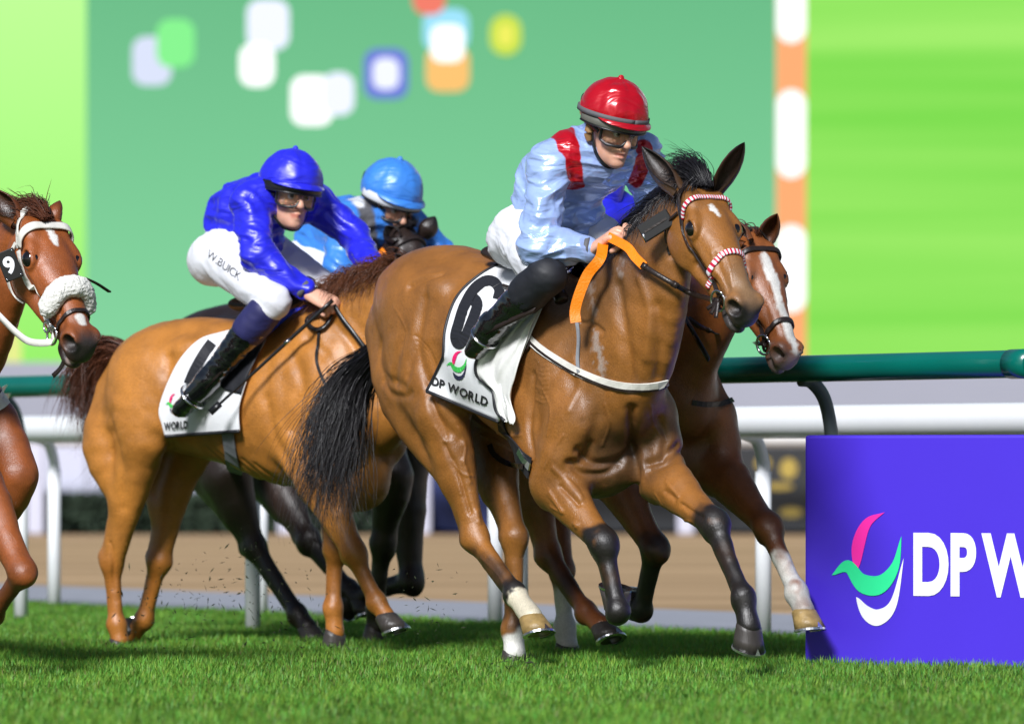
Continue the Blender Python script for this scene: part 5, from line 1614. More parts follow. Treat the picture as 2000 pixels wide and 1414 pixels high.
    me = o.data; a = me.color_attributes.new('Col', 'FLOAT_COLOR', 'POINT'); a.data.foreach_set('color', np.tile([*jacket, 1.0], len(me.vertices)).astype(np.float32))
    for k in 'nf':      # elastic wrist bands
        el, wr = R[k + 'el'], R[k + 'wr']
        pts = [el + (wr - el) * t for t in (.86, .90, .94)]
        tube('cuff_band', pts, .0415 * s, M_GREYB, root, sides=16, n=1, up=(0.3, .2, 1))
    # ---------------- breeches
    Br = Body()
    Br.ell(pel + np.array([-.01, 0, -.03]), (.125 * s, .155 * s, .115 * s), X=up, k=.04)
    Br.loft([pel, pel + up * .10 * s], [(.152 * s, .112 * s), (.146 * s, .104 * s)], k=.03, n=1)
    for k in 'nf':
        thigh(Br, k, .006, .9 if R.get('kneeball', True) else 1.0); Br.ell(R[k + 'hip'] + np.array([-.06, 0, -.02]) * s, (.10 * s, .095 * s, .10 * s), k=.05)
        if not R.get('kneeball', True): shin(Br, k, .004, 0, .16)
    V, Q = Br.mesh(.011, fine, disp=folds(seed + 3, .0035, 7, 18), smooth=0)
    mesh_obj('breeches', V, Q, M_BREECH, root)
    # ---------------- boots with stretch tops
    for k in 'nf':
        if k == 'f' and not legs_far: continue
        Bt = Body()
        shin(Bt, k, .010, .30, 1.0)
        an, toe = R[k + 'an'], R[k + 'toe']
        heel = an + unit(R[k + 'an'] - R[k + 'kn']) * .055 * s
        ft = unit(toe - an)
        Bt.loft([an, an * .6 + toe * .4, toe], [(.046 * s,) * 2, (.050 * s, .046 * s), (.046 * s, .032 * s)], k=.03, n=2)
        Bt.ell(heel, (.036 * s,) * 3, k=.03)
        V, Q = Bt.mesh(.008, False, disp=folds(seed + 9, .0022, 14, 30), smooth=0)
        bt = mesh_obj('boot', V, Q, M_BOOT, root)
        Tp = Body(); shin(Tp, k, .013, -.03 if R.get('kneeball', True) else .14, .36)
        kn = R[k + 'kn']; Tp.ell(kn + unit(kn - R[k + 'hip']) * .004, (.064 * s if R.get('kneeball', True) else .03,) * 3, k=.02)
        V, Q = Tp.mesh(.010, False, disp=folds(seed + 5, .002, 12, 20), smooth=0)
        mesh_obj('boot_top', V, Q, boot_top or M_BLKC, bt)
    # ---------------- cap over the helmet
    cc = capcol
    nseg, nring = 64, 22
    V, C = [], []
    rx, ry, rz_ = .132, .120, .126
    for i in range(nring + 1):
        ph = (i / nring) * math.radians(104)
        for j in range(nseg):
            th = 2 * math.pi * j / nseg
            seam = abs(math.sin(th * 3 + .4))
            puff = 1 + .045 * (seam ** .45 - .75) * math.sin(min(ph, 1.5)) ** .7
            wr_ = .012 * max(0, (ph - .95) / .85) * math.sin(th * 17 + 3 * math.sin(th * 3 + seed)) + .020 * vnoise(np.array([[math.cos(th) * 4 * math.sin(ph) + seed, math.sin(th) * 4 * math.sin(ph), ph * 2.2]]))[0] + .005 * vnoise(np.array([[th * 9, ph * 3, seed]]))[0]
            r = puff + wr_
            tuck = 1 - .05 * max(0, (ph - 1.5) / .3)
            V.append(g(-.006 + rx * r * tuck * math.sin(ph) * math.cos(th), ry * r * tuck * math.sin(ph) * math.sin(th), .050 + rz_ * r * math.cos(ph)))
            C.append(cc * (1.0 if (not R.get('capsplit')) else 1.0))
    F = []
    for i in range(nring):
        for j in range(nseg):
            F.append((i * nseg + j, (i + 1) * nseg + j, (i + 1) * nseg + (j + 1) % nseg, i * nseg + (j + 1) % nseg))
    cap = mesh_obj('riding_cap', V, F, capmat or jmat, root, attrs={'Col': np.array(C)})
    def ringat(ph, grow, dz=0.0, a0=0, a1=2 * math.pi, n=48):
        return [g(-.006 + rx * grow * math.sin(ph) * math.cos(t), ry * grow * math.sin(ph) * math.sin(t), .050 + rz_ * grow * math.cos(ph) + dz) for t in np.linspace(a0, a1, n)]
    if band:
        tube('cap_band', ringat(math.radians(90), 1.015), 1, M_GREYB, cap, flat=(.006, .020), sides=4, n=1, up=Z)
    bm = bmesh.new(); bmesh.ops.create_uvsphere(bm, u_segments=12, v_segments=8, radius=.011 * hsc)
    me = bpy.data.meshes.new('cap_button'); bm.to_mesh(me); bm.free()
    me.materials.append(capmat or jmat); a = me.color_attributes.new('Col', 'FLOAT_COLOR', 'POINT'); a.data.foreach_set('color', np.tile([*cc, 1.0], len(me.vertices)).astype(np.float32))
    o = bpy.data.objects.new('cap_button', me); COL.objects.link(o); o.location = g(-.006, 0, .050 + rz_ * 1.01); o.parent = cap
    # peak (cloth) and helmet rim
    def brim(name, mat, rin, rout, z0, z1, a, par, col=None, th=.004):
        V, F = [], []; n = 28
        for lay in (0, 1):
            for i, t in enumerate(np.linspace(-a, a, n)):
                k = math.cos(t / a * math.pi / 2) ** .6
                for (rr, zz) in ((rin, z0), (rin + (rout - rin) * k, z0 + (z1 - z0) * k)):
                    V.append(g(-.006 + rx * rr * math.cos(t), ry * rr * math.sin(t), zz - lay * th))
        for i in range(n - 1):
            b = i * 2; F.append((b, b + 1, b + 3, b + 2)); c = b + 2 * n; F.append((c, c + 2, c + 3, c + 1)); F.append((b + 1, c + 1, c + 3, b + 3))
        o = mesh_obj(name, V, F, mat, par, attrs={'Col': np.tile(col if col is not None else (0.1, .1, .1), (len(V), 1))})
        return o
    brim('cap_peak', capmat or jmat, .97, 1.20, .050, .030, 1.15, cap, cc)
    rim = []
    hv, hf = [], []
    for zz, rr in ((.048, .985), (.030, 1.0), (.020, 1.005), (.014, .97)):
        for t in np.linspace(-1.75, 1.75, 40):
            bump_ = 1 + .05 * math.exp(-(t / .8) ** 2)
            hv.append(g(-.006 + rx * rr * bump_ * math.cos(t), ry * rr * math.sin(t), zz - .006 * math.cos(t)))
    for i in range(3):
        for j in range(39): hf.append((i * 40 + j, (i + 1) * 40 + j, (i + 1) * 40 + j + 1, i * 40 + j + 1))
    hl = mesh_obj('helmet_rim', hv, hf, helmet_rim or M_HELM, root)
    m = hl.modifiers.new('thick', 'SOLIDIFY'); m.thickness = .006; m.offset = -1
    tube('rim_edge', [g(-.006 + rx * (.985 + .055 * math.exp(-(t / .8) ** 2)) * math.cos(t), ry * .985 * math.sin(t), .014 - .006 * math.cos(t)) for t in np.linspace(-1.75, 1.75, 40)], .0045, M_BLKP, hl, sides=6, n=1)
    # chin strap
    for e in (-1, 1):
        tube('chin_strap', [g(.005, e * .086, .012), g(.008, e * .080, -.03), g(.030, e * .066, -.085), g(.052, e * .034, -.122), g(.058, 0, -.130)], 1, M_BLKP, root, flat=(.014, .003), sides=4, n=4, up=(X * .3 + Y * e))
        tube('ear_pad', [g(-.004, e * .088, .005), g(-.002, e * .090, -.030), g(.006, e * .084, -.055)], [.016, .017, .010], M_LEATHT, root, sides=10, n=4) if R.get('pads') else None
    # goggles
    nn_, mm = 30, 10
    V, F = [], []
    for j in range(mm + 1):
        v = j / mm
        for i in range(nn_ + 1):
            u = i / nn_ * 2 - 1; t = u * 1.12
            nose = math.exp(-(u / .16) ** 2)
            top = .020; bot = -.044 + .026 * nose + .012 * max(0, abs(u) - .75) / .25
            top2 = top - .008 * max(0, abs(u) - .7) / .3
            z = bot + (top2 - bot) * v
            rr = 1.0 + .05 * math.cos(t)
            V.append(g(.010 + .098 * rr * math.cos(t), .084 * rr * math.sin(t), z))
    for j in range(mm):
        for i in range(nn_): F.append((j * (nn_ + 1) + i, j * (nn_ + 1) + i + 1, (j + 1) * (nn_ + 1) + i + 1, (j + 1) * (nn_ + 1) + i))
    gg = mesh_obj('goggles', V, F, M_LENS, root)
    VV = np.array(V).reshape(mm + 1, nn_ + 1, 3)
    loop = np.vstack([VV[0], VV[1:-1, -1], VV[-1][::-1], VV[1:-1, 0][::-1], VV[0][:1]])
    tube('goggle_frame', loop, .0055 * hsc, M_BLKP, gg, sides=8, n=1, up=X)
    for e in (-1, 1):
        tube('goggle_strap', [g(.050, e * .086, -.008), g(.010, e * .100, .010), g(-.05, e * .108, .05), g(-.10, e * .075, .085), g(-.125, 0, .095)], 1, M_BLKP, gg, flat=(.004, .016), sides=4, n=5, up=Z)
    return root, Jk, g

ROYAL = np.array(lin(38, 40, 222)) * .95
if 'riders' in BUILD:
    p = F1.p
    LBLUE = np.array(lin(172, 198, 252)) * .97; RED = np.array(lin(200, 12, 34)) * .9
    def sym(fr, k, px, py, w): return fr.p(px, py, w)
    R1 = dict(pelvis=p(1072, 452), chest=p(1160, 318), head=p(1194, 250), headdir=(17, 3, -3), hsc=1.14, pads=True,
              nsh=p(1074, 322, -.205), nel=p(1048, 480, -.30), nwr=p(1158, 487, -.13), nha=p(1196, 458, -.10), nback=(-.5, -.7, .6),
              fsh=p(1248, 304, .205), fel=p(1292, 440, .30), fwr=p(1240, 478, .10), fha=p(1240, 448, .05), fback=(-.4, .4, .8),
              nhip=p(1020, 458, -.13), nkn=p(1066, 542, -.28), nan=p(962, 636, -.35), ntoe=p(930, 686, -.36),
              fhip=p(1122, 446, .13), fkn=p(1290, 545, .25), fan=p(1190, 640, .29), ftoe=p(1165, 690, .30))
    def jp1(Jk):
        P = march(Jk, F1, [(1098, 262), (1110, 290), (1118, 330), (1123, 362), (1256, 292), (1250, 325), (1240, 352)])
        Jk.paint(P[:4], [.052, .046, .040, .040], RED, soft=.004, rough=.0)
        Jk.paint(P[4:], [.040, .040, .034], RED, soft=.004, rough=.0)
    rid1, Jk1, hg1 = build_rider(F1, R1, LBLUE, jp1, boot_top=M_BLKC, capcol=RED, seed=2, res=.0085, fine=True)
    tag(rid1, 'jockey in light blue satin with red shoulder panels and red cap, crouched on the bay', 'person', 'jockeys')
    # buttons down the front
    P = march(Jk1, F1, [(1188, 352), (1180, 395), (1166, 428)], off=.003)
    for c in P:
        bm = bmesh.new(); bmesh.ops.create_uvsphere(bm, u_segments=10, v_segments=6, radius=.009)
        me = bpy.data.meshes.new('button'); bm.to_mesh(me); bm.free(); me.materials.append(basic('pale_button', (.6, .65, .8), rough=.3))
        o = bpy.data.objects.new('button', me); COL.objects.link(o); o.location = c; o.parent = rid1

    p = F2.p
    R2 = dict(pelvis=p(468, 488), chest=p(548, 396), head=p(566, 381, -.06), headdir=(6, -24, -6), kneeball=False, hsc=1.16,
              nsh=p(488, 398, -.205), nel=p(498, 496, -.29), nwr=p(604, 574, -.17), nha=p(652, 596, -.15), nback=(.2, -.6, .8),
              fsh=p(614, 392, .205), fel=p(690, 462, .26), fwr=p(738, 536, .08), fha=p(770, 560, .04), fback=(.2, .4, .9),
              nhip=p(432, 500, -.13), nkn=p(534, 588, -.29), nan=p(406, 744, -.36), ntoe=p(354, 800, -.36),
              fhip=p(508, 490, .13), fkn=p(680, 600, .27), fan=p(560, 740, .30), ftoe=p(505, 800, .31))
    rid2, Jk2, hg2 = build_rider(F2, R2, ROYAL, boot_top=M_NAVYC, capcol=ROYAL, seed=4, res=.010, sc=1.05, band=False, jmat=M_NYLON, helmet_rim=M_BLKP)
    tag(rid2, 'jockey in royal blue silks and cap with white lettered breeches on the chestnut horse', 'person', 'jockeys')

    p = F3.p
    SKY = np.array(lin(64, 140, 236)) * .9
    R3 = dict(bres=.012, pelvis=p(632, 512), chest=p(738, 446), head=p(760, 398), headdir=(20, -8, -4), hsc=1.2,
              nsh=p(676, 440, -.205), nel=p(664, 520, -.30), nwr=p(742, 552, -.10), nha=p(776, 556, -.06), nback=(0, -.4, .9),
              fsh=p(800, 440, .205), fel=p(862, 500, .30), fwr=p(800, 560, .10), fha=p(810, 570, .05), fback=(0, .4, .9),
              nhip=p(592, 520, -.13), nkn=p(690, 590, -.26), nan=p(590, 700, -.29), ntoe=p(545, 760, -.30),
              fhip=p(672, 510, .13), fkn=p(810, 590, .26), fan=p(720, 700, .29), ftoe=p(680, 760, .30))
    def jp3(Jk):
        P = march(Jk, F3, [(706, 400), (716, 440), (722, 480)])
        Jk.paint(P, [.05, .045, .04], np.array((.11, .11, .12)), soft=.01, rough=.0)
        P = march(Jk, F3, [(690, 392), (700, 400)]); Jk.paint(P, .03, np.array((.7, .72, .75)), soft=.01)
    rid3, Jk3, hg3 = build_rider(F3, R3, SKY, jp3, boot_top=M_BLKC, capcol=SKY, seed=6, res=.012, band=False, jmat=M_NYLON, helmet_rim=basic('pale_rim', (.6, .62, .65), rough=.4))
    tag(rid3, 'jockey in sky blue silks with grey brace and sky blue cap on the dark horse', 'person', 'jockeys')

    p = F4.p
    R4 = dict(bres=.016, pelvis=p(1080, 500), chest=p(1160, 428), head=p(1150, 385), headdir=(45, 0, 0), hsc=1.1,
              nsh=p(1090, 430, -.20), nel=p(1140, 500, -.28), nwr=p(1250, 520, -.10), nha=p(1290, 515, -.06), nback=(0, -.4, .9),
              fsh=p(1228, 424, .19), fel=p(1270, 470, .26), fwr=p(1310, 520, .10), fha=p(1340, 515, .05), fback=(0, .4, .9),
              nhip=p(1055, 500, -.13), nkn=p(1140, 600, -.26), nan=p(1040, 720, -.29), ntoe=p(1000, 780, -.30),
              fhip=p(1150, 490, .13), fkn=p(1330, 600, .26), fan=p(1240, 720, .29), ftoe=p(1200, 780, .30))
    rid4, Jk4, hg4 = build_rider(F4, R4, ROYAL, boot_top=M_NAVYC, capcol=ROYAL, seed=8, res=.016, sc=1.0, band=False, jmat=M_NYLON)
    tag(rid4, 'royal blue jockey almost hidden behind the light blue rider, only a sleeve showing', 'person', 'jockeys')
# ------------------------------------------------------------------ tack
GLYPH.update({
    'B': (0.74, [([(0.08, 0), (0.08, 1), (0.40, 1)] + _arc(0.40, 0.75, 0.22, 0.25, 90, -90)[1:] + [(0.08, 0.5)], False), ([(0.40, 0.5)] + _arc(0.42, 0.25, 0.25, 0.25, 90, -90) + [(0.08, 0)], False)]),
    'U': (0.80, [([(0.08, 1), (0.08, 0.34)] + _arc(0.40, 0.32, 0.32, 0.32, 180, 360) + [(0.72, 1)], False)]),
    'I': (0.28, [([(0.12, 0), (0.12, 1)], False)]),
    'C': (0.84, [(_arc(0.45, 0.5, 0.38, 0.5, 45, 315, 22), False)]),
    'K': (0.74, [([(0.08, 0), (0.08, 1)], False), ([(0.66, 1), (0.10, 0.45)], False), ([(0.28, 0.60), (0.68, 0)], False)]),
    '.': (0.24, [([(0.12, 0.0), (0.12, 0.10)], False)]),
})
M_LEATHER = basic('dark_leather', (.022, .014, .012), rough=.38, var=.35, scale=40, bump=.2, bscale=80)
M_WLEATH = basic('white_leather', (.72, .70, .64), rough=.4, var=.12, scale=25, bump=.15, bscale=50)
M_ORANGE = basic('orange_rubber', lin(250, 132, 0), rough=.5, var=.1, scale=60, bump=.3, bscale=120)
M_STEEL = basic('bit_steel', (.72, .73, .75), rough=.18, metal=1, var=.1)
M_CLOTH = basic('white_saddle_cloth', (.82, .83, .85), rough=.5, var=.04, scale=8, bump=.2, bscale=18)
M_CLOTHC = basic('cream_girth_cover', (.74, .74, .71), rough=.4, var=.08, scale=8, bump=.3, bscale=16)
M_BLKPR = basic('black_print', (.018, .018, .022), rough=.5, var=.2)
M_PINKPR = basic('pink_print', lin(236, 30, 110), rough=.5, var=.05)
M_GRNPR = basic('green_print', lin(70, 200, 90), rough=.5, var=.05)
M_DKBPR = basic('dark_blue_print', (.03, .03, .08), rough=.5, var=.1)
M_GREYW = basic('grey_webbing', (.20, .21, .23), rough=.7, var=.15, scale=80)
M_BLUEW = basic('blue_webbing', lin(30, 60, 220), rough=.6, var=.1)
M_FLEECE = basic('sheepskin', (.74, .73, .68), rough=.95, var=.12, scale=60, bump=.8, bscale=90)
def braid_material():
    N = NT('red_white_braid'); N.set(Roughness=.4)
    at = N.n('Attribute', attribute_name='stripe')
    m1 = N.n('Math', operation='MULTIPLY'); m1.inputs[1].default_value = 26.0; N.l(at.outputs['Fac'], m1.inputs[0])
    m2 = N.n('Math', operation='FRACT'); N.l(m1.outputs[0], m2.inputs[0])
    m3 = N.n('Math', operation='GREATER_THAN'); m3.inputs[1].default_value = .5; N.l(m2.outputs[0], m3.inputs[0])
    mx = N.n('Mix', data_type='RGBA'); mx.inputs[6].default_value = (*(np.array(lin(196, 20, 60))), 1); mx.inputs[7].default_value = (.80, .80, .84, 1)
    N.l(m3.outputs[0], mx.inputs[0]); N.l(mx.outputs[2], N.b.inputs['Base Color'])
    return N.m
M_BRAID = braid_material()

def grad(B, P):
    e = .003; f = B.eval(P)
    return f, unit(np.stack([B.eval(P + np.eye(3)[i] * e) - f for i in range(3)], 1))
def snap(B, P, off):
    P = np.asarray(P, float).copy()
    for _ in range(6):
        f, n = grad(B, P)
        P = P - n * (np.clip(f - off, -.04, .04) * .8)[:, None]
    return P, grad(B, P)[1]
def strap(name, B, pts, width, mat, parent, off=.008, thick=.006, n=5, sides=4, stripe=False, keep=False):
    """a strap lying on a body"""
    P = catmull(np.asarray(pts, float), n)
    if keep: N_ = grad(B, P)[1]
    else: P, N_ = snap(B, P, off)
    V, F = tube_arrays(P, 1, sides, (width, thick), N_)
    at = None
    if stripe:
        k = len(V) // len(P); at = {'stripe': np.repeat(np.linspace(0, 1, len(P)), k)}
    return mesh_obj(name, V, F, mat, parent, smooth=(sides > 4), attrs=at)
def pstrap(name, B, fr, px, width, mat, parent, off=.005, **kw):
    return strap(name, B, march(B, fr, catmull(np.array(px, float), 3), off), width, mat, parent, off=off, n=1, **kw)
def ring_mesh(name, c, ax, up, R, r, mat, parent, sc=(1, 1), n=24):
    ax = unit(ax); up = unit(np.asarray(up, float) - (np.asarray(up, float) @ ax) * ax); s_ = np.cross(ax, up)
    pts = [np.asarray(c) + R * (sc[0] * math.cos(a) * up + sc[1] * math.sin(a) * s_) for a in np.linspace(0, 2 * math.pi, n)]
    V, F = tube_arrays(pts, r, 8, None, ax); return mesh_obj(name, V, F, mat, parent)

class Patch:
    """cloth hung on a horse's side: an outline seen in the photograph laid on the body, smoothed and wrinkled"""
    def __init__(s, B, fr, left, right, nu=22, nv=40, off=.014, smooth=14, wrinkle=.003, wf=(3, 9), seed=0, lift=0.0):
        s.fr = fr
        Lc, Rc = catmull(np.array(left, float), 12), catmull(np.array(right, float), 12)
        res = lambda C: np.stack([np.interp(np.linspace(0, 1, nv), np.linspace(0, 1, len(C)), C[:, i]) for i in range(2)], 1)
        Lc, Rc = res(Lc), res(Rc)
        u = np.linspace(0, 1, nu)[None, :, None]
        s.px = Lc[:, None] * (1 - u) + Rc[:, None] * u
        a = np.array([fr.ray(*q)[0] for q in s.px.reshape(-1, 2)]); d = np.array([fr.ray(*q)[1] for q in s.px.reshape(-1, 2)])
        t = np.full(len(a), np.linalg.norm(fr.o) - 2.6)
        for _ in range(32):
            t = t + np.clip(B.eval(a + d * t[:, None]) - off, -.05, .48) * .95
        t = t.reshape(nv, nu)
        med = np.median(t); t = np.where(np.abs(t - med) > .9, med, t)
        base = t.copy()
        for _ in range(smooth):
            q = np.pad(t, 1, mode='edge'); t = .5 * t + .125 * (q[:-2, 1:-1] + q[2:, 1:-1] + q[1:-1, :-2] + q[1:-1, 2:]); t = np.minimum(t, base)
        vv, uu = np.meshgrid(np.linspace(0, 1, nv), np.linspace(0, 1, nu), indexing='ij')
        w = wrinkle * (vnoise(np.stack([uu.ravel() * wf[1] + seed + 2 * vv.ravel(), vv.ravel() * wf[0] + seed, 0 * uu.ravel()], 1)).reshape(nv, nu) + .5 * vnoise(np.stack([uu.ravel() * wf[1] * 2 + 3 * vv.ravel(), vv.ravel() * wf[0] * 2.2 + seed, 1 + 0 * uu.ravel()], 1)).reshape(nv, nu))
        t = t - np.abs(wrinkle) + w - lift * vv
        s.t = t; s.a, s.d = a.reshape(nv, nu, 3), d.reshape(nv, nu, 3); s.nu, s.nv = nu, nv
        s.P = s.a + s.d * t[..., None]
    def mesh(s, name, mat, parent, thick=.004):
        i = np.arange(s.nv - 1)[:, None] * s.nu + np.arange(s.nu - 1)[None]
        F = np.stack([i, i + s.nu, i + s.nu + 1, i + 1], -1).reshape(-1, 4)
        o = mesh_obj(name, s.P.reshape(-1, 3), F, mat, parent)
        m = o.modifiers.new('thick', 'SOLIDIFY'); m.thickness = thick; m.offset = -1
        return o
    def at(s, px, lift=.007):
        px = np.asarray(px, float)
        G = s.px.reshape(-1, 2); T_ = s.t.ravel(); out = []
        for q in px:
            D = ((G - q) ** 2).sum(1); k = np.argsort(D)[:4]; w = 1 / (D[k] + 1e-3)
            t = (T_[k] * w).sum() / w.sum() - lift
            a, d = s.fr.ray(*q); out.append(a + d * t)
        return np.array(out)
    def stroke(s, name, pts, w, mat, parent, closed=False, lift=.007, smoothn=6):
        V2, F = stroke_quads(catmull(np.array(pts, float), smoothn) if smoothn > 1 else pts, w, closed, step=4.0)
        return mesh_obj(name, s.at(V2, lift), F, mat, parent, smooth=False)
    def shape(s, name, V2, F, mat, parent, lift=.007):
        return mesh_obj(name, s.at(V2, lift), F, mat, parent, smooth=False)
    def edge(s, name, rows, mat, parent, r=.006):
        return mesh_obj(name, *tube_arrays(rows, r, 8, None, (.3, .5, .9)), mat, parent)
def text_on(patch, txt, o, ux, uy, weight, mat, parent, name='letter', gap=.10):
    """flat lettering: o = start of the baseline (px), ux = px per text unit along, uy = px per cap height"""
    L_, adv = font_quads(txt, .03, gap)
    for ch, V2, F in L_:
        q = np.array(o) + V2[:, 0:1] * np.array(ux) + V2[:, 1:2] * np.array(uy)
        patch.shape(name, q, F, mat, parent)
def emblem_on(patch, o, ux, uy, parent, mats):
    for (V2, F), m in zip(swoosh_shapes(), mats):
        patch.shape('emblem', np.array(o) + V2[:, 0:1] * np.array(ux) + V2[:, 1:2] * np.array(uy), F, m, parent)

def bridle_parts(root, B, g, fr, brow=None, nose=None, leather=None, bw=.020, nw=.024, nx=.335):
    leather = leather or M_LEATHER
    strap('browband', B, [g(.105, -.105, -.075), g(.075, -.090, -.02), g(.062, -.05, .012), g(.060, 0, .02), g(.062, .05, .012), g(.075, .090, -.02), g(.105, .105, -.075)], bw, brow or leather, root, off=.006, thick=.010, n=10, sides=12, stripe=True)
    for e in (-1, 1):
        strap('cheekpiece', B, [g(.095, e * .105, -.075), g(.18, e * .112, -.105), g(.28, e * .095, -.115), g(.38, e * .068, -.112), g(.465, e * .056, -.108)], .017, leather, root)
        strap('headpiece', B, [g(.095, e * .105, -.075), g(.02, e * .090, -.06), g(-.035, e * .06, -.03), g(-.05, e * .01, -.012)], .020, leather, root)
        strap('throat_lash', B, [g(.06, e * .10, -.09), g(.05, e * .11, -.16), g(.07, e * .10, -.24), g(.10, e * .04, -.29)], .010, leather, root)
        c = g(.478, e * .066, -.118)
        bit = ring_mesh('bit_ring', c, g(0, e, 0) - g(0, 0, 0) + .2 * (g(1, 0, 0) - g(0, 0, 0)), g(0, 0, 1) - g(0, 0, 0), .040, .0052, M_STEEL, root)
    strap('noseband', B, [g(nx + .05, -.060, -.150), g(nx + .035, -.072, -.105), g(nx + .012, -.066, -.03), g(nx, -.03, .006), g(nx, .03, .006), g(nx + .012, .066, -.03), g(nx + .035, .072, -.105), g(nx + .05, .060, -.150)], nw, nose or leather, root, off=.006, thick=.011, n=10, sides=12, stripe=True)
    strap('chin_strap', B, [g(.475, -.058, -.115), g(.475, -.045, -.155), g(.472, 0, -.178), g(.475, .045, -.155), g(.475, .058, -.115)], .014, leather, root)

if 'tack' in BUILD and 'hero' in BUILD:
    # ---------------- bridle of the leading horse
    br = empty('bridle', F1.o, F1.rz); tag(br, 'black leather bridle with red and white braided bands on the leading bay', 'bridle')
    bridle_parts(br, B1, g1, F1, M_BRAID, M_BRAID)
    p = F1.p
    c = g1(.478, -.066, -.118)
    hand = R1['nwr'] * .15 + R1['nha'] * .85 if 'riders' in BUILD else p(1197, 456, -.06)
    cv = -F1.ray(1200, 500)[1]
    a_, d_ = march(B1, F1, [(1352, 574), (1318, 556), (1285, 537), (1258, 520)], .04), None
    P = catmull(np.vstack([[c], a_]), 5); V, F = tube_arrays(P, 1, 6, (.022, .007), cv); mesh_obj('rein', V, F, M_LEATHER, br)
    for q_ in (a_[1], a_[3]): tube('rein_keeper', [q_ - unit(a_[1] - a_[3]) * .012, q_ + unit(a_[1] - a_[3]) * .012], 1, M_STEEL if q_ is a_[1] else M_LEATHER, br, flat=(.028, .011), sides=6, n=1, up=cv)
    P = catmull(np.vstack([a_[-1:], march(B1, F1, [(1240, 502), (1224, 482)], .035), [hand + np.array([.02, -.02, .0])]]), 5); V, F = tube_arrays(P, 1, 4, (.036, .005), cv); mesh_obj('rein_grip', V, F, M_ORANGE, br, smooth=False)
    P = catmull(np.vstack([[hand + np.array([.0, -.03, -.03])], [p(1172, 505, -.20), p(1148, 536, -.235), p(1131, 576, -.26), p(1123, 608, -.27), p(1125, 630, -.27)]]), 5); V, F = tube_arrays(P, 1, 4, (.042, .005), cv); mesh_obj('rein_grip', V, F, M_ORANGE, br, smooth=False)
    # loose strap ends at the bit, black head plate
    for dx, dz in ((-.02, -.05), (.015, -.065), (-.045, -.03)):
        tube('strap_end', [c, c + np.array([dx * .5, -.01, dz * .5]), c + np.array([dx, -.02, dz])], 1, M_LEATHER, br, flat=(.016, .004), sides=4, n=4, up=(.5, -.8, 0))
    pc = march(B1, F1, [(1281, 441)], .045)[0]; nrm = unit(cv + np.array([.1, -.35, .1]))
    ux = unit(F1.loc(pix(1304, 426, 22.2)) - F1.loc(pix(1260, 452, 22.2))); ux = unit(ux - (ux @ nrm) * nrm)
    box('head_plate', pc, .135, .072, .018, M_BLKP, br, X=ux, Y=np.cross(nrm, ux), bevel=.004)
    box('plate_slot', pc + nrm * .010, .10, .008, .004, M_LEATHER, br, X=ux, Y=np.cross(nrm, ux))
    tube('plate_buckle', [pc - ux * .058 + nrm * .008, pc - ux * .066 - np.cross(nrm, ux) * .035], .006, M_STEEL, br, sides=6, n=2)
    # ---------------- breast girth
    bg = empty('breastplate', F1.o, F1.rz); tag(bg, 'pale breast strap with neck strap across the chest of the leading bay', 'breastplate')
    pstrap('breast_strap', B1, F1, [(1012, 640), (1050, 678), (1095, 708), (1140, 732), (1190, 750), (1235, 757), (1285, 754), (1330, 738)], .034, M_WLEATH, bg, off=.006)
    pstrap('edging', B1, F1, [(1012, 644), (1050, 683), (1095, 714), (1140, 738), (1190, 757), (1235, 764), (1285, 761), (1330, 745)], .010, M_LEATHER, bg, off=.0075)
    pstrap('neck_strap', B1, F1, [(1126, 622), (1130, 660), (1128, 700), (1130, 728)], .014, M_GREYW, bg, off=.006)
    pstrap('tie', B1, F1, [(1012, 640), (1030, 662), (1032, 676), (1020, 690), (1004, 702), (980, 712)], .010, M_LEATHER, bg, off=.014)
    # ---------------- saddle
    sd = empty('saddle', F1.o, F1.rz); tag(sd, 'small black racing saddle with webbing girth under the light blue rider', 'saddle')
    Sd = Body()
    Sd.loft([T1(-.42, 0, .035), T1(-.28, 0, .015), T1(-.12, 0, .035), T1(-.04, 0, .075)], [(.11, .035), (.10, .03), (.085, .03), (.06, .03)], k=.03, n=3)
    for e in (-1, 1): Sd.loft([T1(-.14, e * .12, -.01), T1(-.11, e * .20, -.10), T1(-.08, e * .25, -.20)], [(.11, .022), (.11, .018), (.08, .014)], k=.03, side=(1, 0, 0), n=2)
    V, Q = Sd.mesh(.011, False, smooth=3); mesh_obj('seat', V, Q, M_LEATHER, sd)
    pstrap('girth', B1, F1, [(968, 800), (982, 838), (1000, 872), (1018, 898), (1034, 914)], .085, M_BLKC, sd, off=.008, thick=.006)
    pstrap('girth_buckle', B1, F1, [(1012, 880), (1022, 898), (1034, 912)], .030, M_STEEL, sd, off=.013)
    pstrap('strap_end', B1, F1, [(956, 868), (962, 884), (978, 898), (1000, 908), (1020, 911)], .022, M_LEATHER, sd, off=.02)
    if 'riders' in BUILD:
        tube('stirrup_leather', [T1(-.10, -.2, -.06), R1['nkn'] + np.array([-.03, -.01, -.10]), R1['nan'] + np.array([.02, -.045, -.03])], 1, M_LEATHER, sd, flat=(.022, .005), sides=4, n=4, up=(0, 1, .2))
        ring_mesh('stirrup_iron', R1['nan'] * .55 + R1['ntoe'] * .45, unit(R1['ntoe'] - R1['nan']), (0, 0, 1), .058, .006, M_STEEL, sd)
    sr = march(B1, F1, [(1078, 566), (1092, 574)], .05); tube('pommel_roll', [sr[0] + np.array([-.02, 0, .03]), sr[0], sr[1], sr[1] + np.array([.02, 0, -.03])], .028, M_LEATHER, sd, sides=10, n=4)
